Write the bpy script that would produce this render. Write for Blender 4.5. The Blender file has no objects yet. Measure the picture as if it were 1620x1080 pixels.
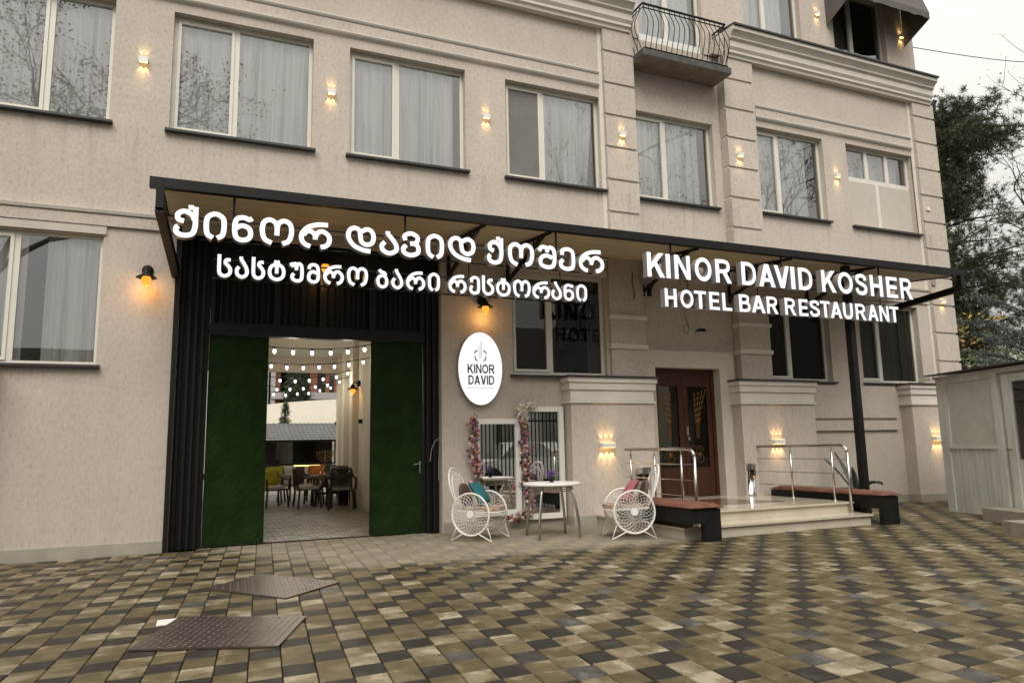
import bpy, math, random
from mathutils import Vector, Matrix
R = math.radians
random.seed(7)
SC = bpy.context.scene
COL = SC.collection

# ------------------------------------------------------------------ camera
cam_d = bpy.data.cameras.new('camera'); cam = bpy.data.objects.new('camera', cam_d); COL.objects.link(cam)
rt = Vector((0.91929172, -0.39306456, -0.02007434)); up = Vector((-0.03867535, -0.14097586, 0.98925731)); fw = Vector((0.39167199, 0.90863967, 0.14479985))
mt = Matrix((rt, up, -fw)).transposed().to_4x4(); mt.translation = Vector((0, -10.981, 1.3))
cam.matrix_world = mt
cam_d.sensor_width = 36; cam_d.lens = 1140 / 1620 * 36; cam_d.clip_start = 0.1; cam_d.clip_end = 600
SC.camera = cam

# ------------------------------------------------------------------ world: overcast
SUN_EL, SUN_AZ = R(52), R(200)
w = bpy.data.worlds.new('World'); SC.world = w; w.use_nodes = True
nt = w.node_tree; nt.nodes.clear()
out = nt.nodes.new('ShaderNodeOutputWorld'); bg = nt.nodes.new('ShaderNodeBackground')
sky = nt.nodes.new('ShaderNodeTexSky'); sky.sky_type = 'NISHITA'; sky.sun_disc = False
sky.sun_elevation = SUN_EL; sky.sun_rotation = SUN_AZ; sky.air_density = 1.0; sky.dust_density = 4.0
hs = nt.nodes.new('ShaderNodeHueSaturation'); hs.inputs['Saturation'].default_value = 0.12
tc = nt.nodes.new('ShaderNodeTexCoord'); sp = nt.nodes.new('ShaderNodeSeparateXYZ')
mr = nt.nodes.new('ShaderNodeMapRange')
mr.inputs['From Min'].default_value = 0.0; mr.inputs['From Max'].default_value = 1.0
mr.inputs['To Min'].default_value = 6.0; mr.inputs['To Max'].default_value = 17.0
cl = nt.nodes.new('ShaderNodeTexNoise'); cl.inputs['Scale'].default_value = 1.6; cl.inputs['Detail'].default_value = 4
mrc = nt.nodes.new('ShaderNodeMapRange'); mrc.inputs['To Min'].default_value = 0.9; mrc.inputs['To Max'].default_value = 1.08
mul = nt.nodes.new('ShaderNodeMath'); mul.operation = 'MULTIPLY'
vm = nt.nodes.new('ShaderNodeVectorMath'); vm.operation = 'SCALE'; vm.inputs[0].default_value = (1.0, 0.97, 0.915)
mx = nt.nodes.new('ShaderNodeMix'); mx.data_type = 'RGBA'; mx.inputs[0].default_value = 0.88
nt.links.new(tc.outputs['Generated'], sp.inputs[0]); nt.links.new(sp.outputs['Z'], mr.inputs['Value'])
nt.links.new(tc.outputs['Generated'], cl.inputs['Vector']); nt.links.new(cl.outputs['Fac'], mrc.inputs['Value'])
nt.links.new(mr.outputs[0], mul.inputs[0]); nt.links.new(mrc.outputs[0], mul.inputs[1])
nt.links.new(mul.outputs[0], vm.inputs['Scale'])
nt.links.new(sky.outputs[0], hs.inputs['Color']); nt.links.new(hs.outputs[0], mx.inputs['A']); nt.links.new(vm.outputs[0], mx.inputs['B'])
nt.links.new(mx.outputs['Result'], bg.inputs['Color']); bg.inputs['Strength'].default_value = 0.092
nt.links.new(bg.outputs[0], out.inputs[0])

# soft sun behind the cloud
sd = bpy.data.lights.new('sun', 'SUN'); sd.energy = 2.4; sd.angle = R(40); sd.color = (1.0, 0.955, 0.885)
sun = bpy.data.objects.new('sun', sd); COL.objects.link(sun)
sdir = Vector((-0.35, -0.80, 0.0)).normalized() * math.cos(SUN_EL) + Vector((0, 0, math.sin(SUN_EL)))
sun.rotation_euler = sdir.to_track_quat('Z', 'Y').to_euler()
SC.view_settings.view_transform = 'Standard'; SC.view_settings.look = 'None'
SC.view_settings.exposure = 0.23; SC.view_settings.gamma = 1.0; SC.view_settings.use_curve_mapping = False

# ------------------------------------------------------------------ helpers: nodes and materials
def new_mat(name):
    m = bpy.data.materials.new(name); m.use_nodes = True
    return m, m.node_tree, m.node_tree.nodes['Principled BSDF']
def ramp(t, fac, stops):
    r = t.nodes.new('ShaderNodeValToRGB'); e = r.color_ramp.elements
    while len(e) < len(stops): e.new(0.5)
    for el, (p, c) in zip(e, stops): el.position = p; el.color = (*c, 1)
    t.links.new(fac, r.inputs[0]); return r.outputs[0]
def noise(t, scale, detail=4, rough=0.6, vec=None, mscale=(1, 1, 1), coord='Object'):
    tc = t.nodes.new('ShaderNodeTexCoord'); mp = t.nodes.new('ShaderNodeMapping'); mp.inputs['Scale'].default_value = mscale
    n = t.nodes.new('ShaderNodeTexNoise'); n.inputs['Scale'].default_value = scale; n.inputs['Detail'].default_value = detail; n.inputs['Roughness'].default_value = rough
    t.links.new(tc.outputs[coord], mp.inputs[0]); t.links.new(mp.outputs[0], n.inputs['Vector']); return n.outputs['Fac']
def bump(t, b, h, strength=0.3, dist=0.01, prev=None):
    n = t.nodes.new('ShaderNodeBump'); n.inputs['Strength'].default_value = strength; n.inputs['Distance'].default_value = dist
    t.links.new(h, n.inputs['Height'])
    if prev: t.links.new(prev, n.inputs['Normal'])
    t.links.new(n.outputs[0], b.inputs['Normal']); return n.outputs[0]
def sc(c, k): return tuple(min(1, x * k) for x in c)
def simple(name, c, rough=0.6, var=0.15, scale=6, metal=0.0, bmp=0.0, bscale=60, coat=0.0, mscale=(1, 1, 1), spec=0.5):
    m, t, b = new_mat(name); b.inputs['Specular IOR Level'].default_value = spec
    b.inputs['Roughness'].default_value = rough; b.inputs['Metallic'].default_value = metal
    if coat: b.inputs['Coat Weight'].default_value = coat
    f = noise(t, scale, 5, 0.65, mscale=mscale)
    t.links.new(ramp(t, f, [(0.3, sc(c, 1 - var)), (0.7, sc(c, 1 + var))]), b.inputs['Base Color'])
    if bmp: bump(t, b, noise(t, bscale, 3, 0.6), bmp, 0.01)
    return m
def emit(name, c, s):
    m, t, b = new_mat(name); b.inputs['Base Color'].default_value = (*sc(c, 0.04), 1); b.inputs['Specular IOR Level'].default_value = 0.1
    b.inputs['Emission Color'].default_value = (*c, 1); b.inputs['Emission Strength'].default_value = s; return m
def stucco(name, c, k=1.0):
    m, t, b = new_mat(name); b.inputs['Roughness'].default_value = 0.92
    big = noise(t, 0.55, 5, 0.7); fine = noise(t, 60, 3, 0.6, mscale=(1, 1, 0.3)); worm = noise(t, 21, 5, 0.75, mscale=(1.1, 1.1, 0.62))
    streak = noise(t, 3.0, 4, 0.7, mscale=(1.0, 1.0, 0.12))
    base = ramp(t, big, [(0.3, sc(c, 0.90)), (0.55, sc(c, 1.0)), (0.7, sc(c, 1.06))])
    s2 = ramp(t, streak, [(0.30, (0.86, 0.85, 0.83)), (0.55, (1, 1, 1))])
    pits = ramp(t, worm, [(0.30, (0.62, 0.59, 0.56)), (0.40, (0.88, 0.87, 0.855)), (0.50, (0.98, 0.98, 0.98)), (0.7, (1.05, 1.05, 1.05))])
    a = t.nodes.new('ShaderNodeMix'); a.data_type = 'RGBA'; a.blend_type = 'MULTIPLY'; a.inputs[0].default_value = 0.9
    t.links.new(base, a.inputs['A']); t.links.new(pits, a.inputs['B'])
    a2 = t.nodes.new('ShaderNodeMix'); a2.data_type = 'RGBA'; a2.blend_type = 'MULTIPLY'; a2.inputs[0].default_value = 0.35
    t.links.new(a.outputs['Result'], a2.inputs['A']); t.links.new(s2, a2.inputs['B'])
    # rain streaks washed down from the dark sills
    g = t.nodes.new('ShaderNodeNewGeometry'); sx = t.nodes.new('ShaderNodeSeparateXYZ'); t.links.new(g.outputs['Position'], sx.inputs[0])
    fall = t.nodes.new('ShaderNodeMapRange'); fall.inputs['From Min'].default_value = 5.15; fall.inputs['From Max'].default_value = 5.9; t.links.new(sx.outputs['Z'], fall.inputs['Value'])
    cut = t.nodes.new('ShaderNodeMath'); cut.operation = 'LESS_THAN'; cut.inputs[1].default_value = 5.9; t.links.new(sx.outputs['Z'], cut.inputs[0])
    rs = noise(t, 5.5, 3, 0.6, mscale=(1, 1, 0.06)); rm = t.nodes.new('ShaderNodeMapRange'); rm.inputs['From Min'].default_value = 0.53; rm.inputs['From Max'].default_value = 0.70; rm.inputs['To Max'].default_value = 0.75
    t.links.new(rs, rm.inputs['Value'])
    p1 = t.nodes.new('ShaderNodeMath'); p1.operation = 'MULTIPLY'; t.links.new(fall.outputs[0], p1.inputs[0]); t.links.new(cut.outputs[0], p1.inputs[1])
    p2 = t.nodes.new('ShaderNodeMath'); p2.operation = 'MULTIPLY'; t.links.new(p1.outputs[0], p2.inputs[0]); t.links.new(rm.outputs[0], p2.inputs[1])
    a3 = t.nodes.new('ShaderNodeMix'); a3.data_type = 'RGBA'; a3.inputs['B'].default_value = (*sc(c, 0.62), 1)
    t.links.new(p2.outputs[0], a3.inputs[0]); t.links.new(a2.outputs['Result'], a3.inputs['A'])
    t.links.new(a3.outputs['Result'], b.inputs['Base Color'])
    n1 = bump(t, b, worm, 0.55 * k, 0.012); bump(t, b, fine, 0.45 * k, 0.008, n1)
    return m
WALLC = (0.525, 0.46, 0.397)
M = {}
M['stucco'] = stucco('stucco', WALLC)
M['stucco_plain'] = simple('smooth_render', (0.49, 0.44, 0.38), 0.85, 0.06, 3, bmp=0.15, bscale=90)
M['trim'] = simple('pale_trim', (0.62, 0.585, 0.52), 0.75, 0.07, 2.5, bmp=0.1, bscale=50)
M['plinth'] = simple('plinth_stone', (0.33, 0.30, 0.245), 0.6, 0.14, 3, bmp=0.1)
M['black'] = simple('black_painted_steel', (0.009, 0.0085, 0.008), 0.5, 0.4, 9, bmp=0.15, bscale=30, spec=0.25)
M['blackmatt'] = simple('dark_iron', (0.008, 0.0075, 0.007), 0.6, 0.4, 12, bmp=0.3, bscale=40, spec=0.25)
M['sill'] = simple('dark_sill_metal', (0.035, 0.031, 0.028), 0.45, 0.3, 8)
M['pvc'] = simple('white_window_frame', (0.66, 0.63, 0.56), 0.35, 0.04, 4)
M['white'] = simple('white_paint', (0.74, 0.72, 0.67), 0.4, 0.05, 5)
M['steel'] = simple('brushed_steel', (0.52, 0.50, 0.46), 0.22, 0.08, 10, metal=1.0)
M['chrome'] = simple('chrome', (0.62, 0.60, 0.58), 0.08, 0.05, 10, metal=1.0)
M['marble'] = simple('polished_beige_marble', (0.50, 0.44, 0.345), 0.12, 0.1, 3)
M['brownmarble'] = simple('brown_marble_inlay', (0.13, 0.07, 0.035), 0.12, 0.3, 4)
M['curtain'] = simple('sheer_curtain', (0.90, 0.91, 0.885), 0.9, 0.05, 3)
def sheer():   # gathered sheer cloth: vertical tone bands painted for fabric density and fold shading
    m, t, b = new_mat('sheer_curtain'); b.inputs['Roughness'].default_value = 0.95; b.inputs['Specular IOR Level'].default_value = 0.1
    f = noise(t, 7.5, 3, 0.75, mscale=(1, 1, 0.035))
    t.links.new(ramp(t, f, [(0.34, (0.50, 0.515, 0.49)), (0.47, (0.80, 0.815, 0.785)), (0.6, (0.95, 0.955, 0.93))]), b.inputs['Base Color']); return m
M['curtain'] = sheer()
M['drape'] = simple('dark_drape', (0.12, 0.11, 0.10), 0.9, 0.1, 3)
M['screen'] = simple('insect_screen', (0.16, 0.155, 0.14), 0.8, 0.12, 3)
M['dark'] = simple('dark_room', (0.05, 0.046, 0.04), 0.9, 0.2, 3)  # near-black base colour stands in for an unlit interior
M['turf'] = simple('green_turf_cladding', (0.0125, 0.027, 0.007), 0.95, 0.3, 3, bmp=0.9, bscale=130, spec=0.1)
M['wood'] = simple('dark_red_wood', (0.050, 0.016, 0.008), 0.28, 0.35, 5, mscale=(6, 6, 0.6), bmp=0.1)
M['brass'] = simple('brass', (0.36, 0.20, 0.09), 0.3, 0.2, 8, metal=0.9)
M['cushion'] = simple('red_brown_cushion', (0.13, 0.050, 0.030), 0.85, 0.3, 7, bmp=0.4, bscale=30)
M['side'] = simple('letter_return_plastic', (0.30, 0.275, 0.265), 0.4, 0.05, 5)
M['letter'] = emit('lit_letter_face', (1.0, 0.985, 1.0), 1.0)
M['ovalface'] = emit('lit_sign_face', (1.0, 1.0, 1.0), .86)
M['print'] = simple('black_print', (0.03, 0.025, 0.03), 0.5, 0.05, 5)
M['goldprint'] = simple('gold_print', (0.22, 0.14, 0.04), 0.5, 0.1, 5)
M['greyprint'] = simple('grey_print', (0.35, 0.35, 0.35), 0.5, 0.1, 5)
M['warm'] = emit('warm_led', (1.0, 0.60, 0.20), 5)
M['amber'] = emit('amber_bulb', (1.0, 0.42, 0.06), 4)
M['bulb'] = emit('white_bulb', (1.0, 0.95, 0.87), 3)
M['teal'] = simple('teal_cloth', (0.012, 0.10, 0.12), 0.9, 0.25, 8)
M['pink'] = simple('pink_cloth', (0.33, 0.10, 0.13), 0.9, 0.2, 8, bmp=0.4)
M['brown'] = simple('brown_cloth', (0.09, 0.052, 0.042), 0.9, 0.2, 8)
M['yellow'] = simple('yellow_cloth', (0.30, 0.26, 0.02), 0.85, 0.2, 8)
M['orange'] = simple('orange_cloth', (0.50, 0.16, 0.04), 0.85, 0.2, 8)
M['maroon'] = simple('maroon_cloth', (0.06, 0.02, 0.03), 0.9, 0.2, 8)
M['darkgreen'] = simple('dark_green_cloth', (0.015, 0.06, 0.045), 0.9, 0.2, 8)
M['cream'] = simple('cream_cloth', (0.45, 0.43, 0.38), 0.9, 0.15, 8)
M['rattan'] = simple('dark_rattan', (0.035, 0.024, 0.018), 0.6, 0.4, 30)
M['purple'] = simple('purple_petals', (0.10, 0.02, 0.22), 0.8, 0.3, 30)
M['leafpot'] = simple('dark_leaf', (0.03, 0.07, 0.02), 0.6, 0.3, 20)
M['tyre'] = simple('tyre_rubber', (0.02, 0.02, 0.02), 0.8, 0.2, 10)
M['carwhite'] = simple('white_car_paint', (0.75, 0.75, 0.74), 0.25, 0.03, 3, coat=0.6)
M['carblack'] = simple('black_car_paint', (0.02, 0.02, 0.022), 0.25, 0.1, 3, coat=0.6)
M['awning'] = simple('grey_awning_canvas', (0.105, 0.095, 0.085), 0.9, 0.2, 5, bmp=0.3, bscale=25)
M['slab'] = simple('balcony_concrete', (0.22, 0.18, 0.135), 0.9, 0.25, 4, bmp=0.3)
M['slabedge'] = simple('weathered_slab_edge', (0.07, 0.066, 0.058), 0.8, 0.45, 9, bmp=0.2)
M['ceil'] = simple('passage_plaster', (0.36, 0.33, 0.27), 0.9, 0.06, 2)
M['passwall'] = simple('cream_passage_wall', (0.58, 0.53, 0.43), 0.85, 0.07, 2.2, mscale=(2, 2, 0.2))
M['brickbase'] = simple('pale_kiosk_brick', (0.42, 0.30, 0.21), 0.85, 0.15, 14)
M['brickred'] = simple('red_brick', (0.21, 0.085, 0.048), 0.85, 0.25, 12)
M['concrete'] = simple('grey_concrete', (0.33, 0.32, 0.30), 0.85, 0.12, 3)
M['rooftile'] = simple('grey_roof_tile', (0.13, 0.13, 0.13), 0.5, 0.2, 5)
M['tent'] = simple('white_tent_fabric', (0.40, 0.36, 0.295), 0.7, 0.04, 1.5)
M['led'] = emit('yellow_led_strip', (1.0, 0.72, 0.18), 3.5)
M['soil'] = simple('dark_joint_sand', (0.030, 0.026, 0.013), 0.9, 0.4, 5)
M['bark'] = simple('bark', (0.05, 0.038, 0.028), 0.9, 0.35, 10, bmp=0.5, bscale=20)
M['yardstone'] = simple('pale_yard_paving', (0.30, 0.275, 0.225), 0.45, 0.15, 4)
M['stone'] = simple('grey_stone_step', (0.27, 0.245, 0.19), 0.8, 0.22, 6, bmp=0.3, bscale=40)

def glass(name, tint=(1.0, 1.0, 1.0), boost=1.0, base=0.02, ior=1.5):
    m = bpy.data.materials.new(name); m.use_nodes = True; t = m.node_tree; t.nodes.clear()
    o = t.nodes.new('ShaderNodeOutputMaterial'); g = t.nodes.new('ShaderNodeBsdfGlossy'); g.inputs['Roughness'].default_value = 0.0
    g.inputs['Color'].default_value = (1, 1, 1, 1)
    tr = t.nodes.new('ShaderNodeBsdfTransparent'); tr.inputs['Color'].default_value = (*tint, 1)
    f = t.nodes.new('ShaderNodeFresnel'); f.inputs['IOR'].default_value = ior
    ma = t.nodes.new('ShaderNodeMath'); ma.operation = 'MULTIPLY_ADD'; ma.inputs[1].default_value = boost; ma.inputs[2].default_value = base; ma.use_clamp = True
    n = noise(t, 1.3, 1, 0.4); bp = t.nodes.new('ShaderNodeBump'); bp.inputs['Strength'].default_value = 0.05; bp.inputs['Distance'].default_value = 0.02
    t.links.new(n, bp.inputs['Height']); t.links.new(bp.outputs[0], g.inputs['Normal'])
    mix = t.nodes.new('ShaderNodeMixShader'); t.links.new(f.outputs[0], ma.inputs[0]); t.links.new(ma.outputs[0], mix.inputs[0])
    t.links.new(tr.outputs[0], mix.inputs[1]); t.links.new(g.outputs[0], mix.inputs[2]); t.links.new(mix.outputs[0], o.inputs[0]); return m
M['glass'] = glass('window_glass', boost=1.7, base=0.13)
M['glassdark'] = glass('dark_tinted_glass', (0.70, 0.70, 0.66), boost=1.25, base=0.01)
M['glassdoor'] = glass('door_glass', (0.25, 0.24, 0.2), boost=0.5, base=0.0)
M['mirror'] = simple('mirror_glass', (0.80, 0.80, 0.78), 0.01, 0.01, 1, metal=1.0)

def soffit_mat():
    m, t, b = new_mat('pale_wood_board'); b.inputs['Roughness'].default_value = 0.6
    f = noise(t, 3.0, 6, 0.7, mscale=(0.35, 6, 6))
    t.links.new(ramp(t, f, [(0.3, (0.52, 0.42, 0.27)), (0.5, (0.66, 0.55, 0.37)), (0.72, (0.78, 0.67, 0.48))]), b.inputs['Base Color']); return m
M['board'] = soffit_mat()
def floral():
    m, t, b = new_mat('floral_cloth'); b.inputs['Roughness'].default_value = 0.9
    f = noise(t, 26, 3, 0.8)
    t.links.new(ramp(t, f, [(0.34, (0.10, 0.045, 0.03)), (0.45, (0.28, 0.14, 0.06)), (0.52, (0.55, 0.50, 0.42)), (0.60, (0.20, 0.07, 0.06)), (0.7, (0.07, 0.08, 0.10))]), b.inputs['Base Color']); return m
M['floral'] = floral()
def petals(name, cols):
    m, t, b = new_mat(name); b.inputs['Roughness'].default_value = 0.85
    g = t.nodes.new('ShaderNodeNewGeometry')
    t.links.new(ramp(t, g.outputs['Random Per Island'], [(i / len(cols), c) for i, c in enumerate(cols)]), b.inputs['Base Color'])
    b.id_data.nodes['Color Ramp'].color_ramp.interpolation = 'CONSTANT'
    return m
M['blossom'] = petals('artificial_blossoms', [(0.32, 0.11, 0.12), (0.42, 0.20, 0.19), (0.14, 0.045, 0.06), (0.50, 0.36, 0.26), (0.24, 0.19, 0.27), (0.36, 0.13, 0.08), (0.50, 0.42, 0.36), (0.08, 0.03, 0.035), (0.05, 0.06, 0.025), (0.22, 0.08, 0.10)])
M['blossomw'] = petals('pale_blossoms', [(0.55, 0.53, 0.42), (0.42, 0.42, 0.28), (0.60, 0.56, 0.48), (0.35, 0.30, 0.26)])
M['foliage'] = petals('mixed_leaves', [(0.03, 0.055, 0.02), (0.045, 0.08, 0.03), (0.06, 0.09, 0.035), (0.025, 0.045, 0.02)])
def leafmat(name, cols):
    m, t, b = new_mat(name); b.inputs['Roughness'].default_value = 0.65
    g = t.nodes.new('ShaderNodeNewGeometry')
    t.links.new(ramp(t, g.outputs['Random Per Island'], [(i / len(cols), c) for i, c in enumerate(cols)]), b.inputs['Base Color'])
    return m
M['pine'] = leafmat('pine_needles', [(0.034, 0.050, 0.020), (0.055, 0.075, 0.028), (0.075, 0.095, 0.038), (0.065, 0.060, 0.030), (0.045, 0.065, 0.028)])
M['cedar'] = leafmat('blue_cedar_needles', [(0.13, 0.165, 0.145), (0.18, 0.22, 0.195), (0.10, 0.13, 0.11), (0.22, 0.255, 0.23)])
M['autumn'] = leafmat('autumn_leaves', [(0.14, 0.08, 0.03), (0.09, 0.05, 0.025), (0.16, 0.13, 0.04), (0.06, 0.04, 0.03)])
M['goldleaf'] = leafmat('yellow_leaves', [(0.42, 0.25, 0.03), (0.30, 0.20, 0.03), (0.2, 0.17, 0.04)])
M['palm'] = leafmat('palm_leaves', [(0.05, 0.085, 0.02), (0.08, 0.11, 0.03), (0.03, 0.06, 0.02)])
M['conifer'] = leafmat('conifer_needles', [(0.03, 0.05, 0.02), (0.045, 0.07, 0.03), (0.06, 0.085, 0.04)])

# paving: four stone colours, wet except where the canopy keeps it dry
def paver(name, c1, c2, c3, wet=0.30):
    m, t, b = new_mat(name)
    tc = t.nodes.new('ShaderNodeTexCoord')
    mp = t.nodes.new('ShaderNodeMapping'); t.links.new(tc.outputs['Object'], mp.inputs[0])
    oi = t.nodes.new('ShaderNodeNewGeometry')
    n1 = t.nodes.new('ShaderNodeTexNoise'); n1.noise_dimensions = '4D'; n1.inputs['Scale'].default_value = 4.5; n1.inputs['Detail'].default_value = 6; n1.inputs['Roughness'].default_value = 0.6
    att = t.nodes.new('ShaderNodeAttribute'); att.attribute_name = 'tone'
    mw = t.nodes.new('ShaderNodeMath'); mw.operation = 'MULTIPLY'; mw.inputs[1].default_value = 37.0
    t.links.new(att.outputs['Fac'], mw.inputs[0]); t.links.new(mw.outputs[0], n1.inputs['W'])
    t.links.new(oi.outputs['Position'], n1.inputs['Vector'])
    col = ramp(t, n1.outputs['Fac'], [(0.38, c1), (0.50, c2), (0.535, c2), (0.60, c3)])
    fine = t.nodes.new('ShaderNodeTexNoise'); fine.inputs['Scale'].default_value = 90; fine.inputs['Detail'].default_value = 3
    t.links.new(oi.outputs['Position'], fine.inputs['Vector'])
    fr = ramp(t, fine.outputs['Fac'], [(0.3, (0.78, 0.78, 0.78)), (0.7, (1.12, 1.12, 1.12))])
    mm = t.nodes.new('ShaderNodeMix'); mm.data_type = 'RGBA'; mm.blend_type = 'MULTIPLY'; mm.inputs[0].default_value = 1
    t.links.new(col, mm.inputs['A']); t.links.new(fr, mm.inputs['B'])
    # dryness mask from the position on the ground
    sx = t.nodes.new('ShaderNodeSeparateXYZ'); t.links.new(oi.outputs['Position'], sx.inputs[0])
    nz = t.nodes.new('ShaderNodeTexNoise'); nz.inputs['Scale'].default_value = 2.2; nz.inputs['Detail'].default_value = 5
    t.links.new(oi.outputs['Position'], nz.inputs['Vector'])
    wob = t.nodes.new('ShaderNodeMath'); wob.operation = 'MULTIPLY_ADD'; wob.inputs[1].default_value = 0.9; wob.inputs[2].default_value = -0.45
    t.links.new(nz.outputs['Fac'], wob.inputs[0])
    def mapr(sock, a0, a1):
        ad = t.nodes.new('ShaderNodeMath'); ad.operation = 'ADD'; t.links.new(sock, ad.inputs[0]); t.links.new(wob.outputs[0], ad.inputs[1])
        r = t.nodes.new('ShaderNodeMapRange'); r.inputs['From Min'].default_value = a0; r.inputs['From Max'].default_value = a1
        t.links.new(ad.outputs[0], r.inputs['Value']); return r.outputs[0]
    # rain slants in under the near end of the canopy: the dry limit runs from (0.7, -0.3) to (2, -2.6) and on at y = -2.9
    dy = mapr(sx.outputs['Y'], -2.85, -2.45)
    sl = t.nodes.new('ShaderNodeMath'); sl.operation = 'MULTIPLY_ADD'; sl.inputs[1].default_value = 1.0
    ym = t.nodes.new('ShaderNodeMath'); ym.operation = 'MULTIPLY'; ym.inputs[1].default_value = 0.5; t.links.new(sx.outputs['Y'], ym.inputs[0])
    t.links.new(sx.outputs['X'], sl.inputs[0]); t.links.new(ym.outputs[0], sl.inputs[2])
    dx = mapr(sl.outputs[0], 0.05, 0.5)
    dxr = mapr(sx.outputs['X'], 6.9, 6.1)
    m1 = t.nodes.new('ShaderNodeMath'); m1.operation = 'MULTIPLY'; t.links.new(dy, m1.inputs[0]); t.links.new(dx, m1.inputs[1])
    m2 = t.nodes.new('ShaderNodeMath'); m2.operation = 'MULTIPLY'; t.links.new(m1.outputs[0], m2.inputs[0]); t.links.new(dxr, m2.inputs[1])
    dusty = t.nodes.new('ShaderNodeMix'); dusty.data_type = 'RGBA'; dusty.inputs['B'].default_value = (0.30, 0.265, 0.20, 1)
    dk = t.nodes.new('ShaderNodeMath'); dk.operation = 'MULTIPLY'; dk.inputs[1].default_value = 0.62; t.links.new(m2.outputs[0], dk.inputs[0])
    t.links.new(dk.outputs[0], dusty.inputs[0]); t.links.new(mm.outputs['Result'], dusty.inputs['A'])
    # moss between X 5 and 12 near the steps
    ms = t.nodes.new('ShaderNodeTexNoise'); ms.inputs['Scale'].default_value = 1.1; ms.inputs['Detail'].default_value = 6; ms.inputs['Roughness'].default_value = 0.7
    t.links.new(oi.outputs['Position'], ms.inputs['Vector'])
    mm2 = t.nodes.new('ShaderNodeMapRange'); mm2.inputs['From Min'].default_value = 0.52; mm2.inputs['From Max'].default_value = 0.68; mm2.inputs['To Max'].default_value = 0.55
    t.links.new(ms.outputs['Fac'], mm2.inputs['Value'])
    ymask = t.nodes.new('ShaderNodeMapRange'); ymask.inputs['From Min'].default_value = 5.5; ymask.inputs['From Max'].default_value = 7.5; t.links.new(sx.outputs['X'], ymask.inputs['Value'])
    m4 = t.nodes.new('ShaderNodeMath'); m4.operation = 'MULTIPLY'; t.links.new(mm2.outputs[0], m4.inputs[0]); t.links.new(ymask.outputs[0], m4.inputs[1])
    moss = t.nodes.new('ShaderNodeMix'); moss.data_type = 'RGBA'; moss.inputs['B'].default_value = (0.045, 0.055, 0.015, 1)
    t.links.new(m4.outputs[0], moss.inputs[0]); t.links.new(dusty.outputs['Result'], moss.inputs['A'])
    t.links.new(moss.outputs['Result'], b.inputs['Base Color'])
    rr = t.nodes.new('ShaderNodeMapRange'); rr.inputs['To Min'].default_value = wet; rr.inputs['To Max'].default_value = 0.85; t.links.new(m2.outputs[0], rr.inputs['Value'])
    r2 = t.nodes.new('ShaderNodeMath'); r2.operation = 'MULTIPLY_ADD'; r2.inputs[1].default_value = 0.45; t.links.new(n1.outputs['Fac'], r2.inputs[0]); t.links.new(rr.outputs[0], r2.inputs[2])
    t.links.new(r2.outputs[0], b.inputs['Roughness'])
    b.inputs['Specular IOR Level'].default_value = 0.20
    bump(t, b, fine.outputs['Fac'], 0.35, 0.004)
    return m
PV = [paver('tan_paver', (0.080, 0.061, 0.029), (0.130, 0.101, 0.053), (0.22, 0.182, 0.118)),
      paver('light_tan_paver', (0.115, 0.089, 0.048), (0.215, 0.177, 0.113), (0.34, 0.292, 0.208)),
      paver('charcoal_paver', (0.022, 0.020, 0.016), (0.030, 0.0265, 0.021), (0.050, 0.046, 0.039)),
      paver('blue_grey_paver', (0.036, 0.033, 0.028), (0.075, 0.070, 0.061), (0.12, 0.113, 0.102)),
      paver('olive_tan_paver', (0.070, 0.054, 0.024), (0.105, 0.082, 0.041), (0.158, 0.127, 0.073))]

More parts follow.
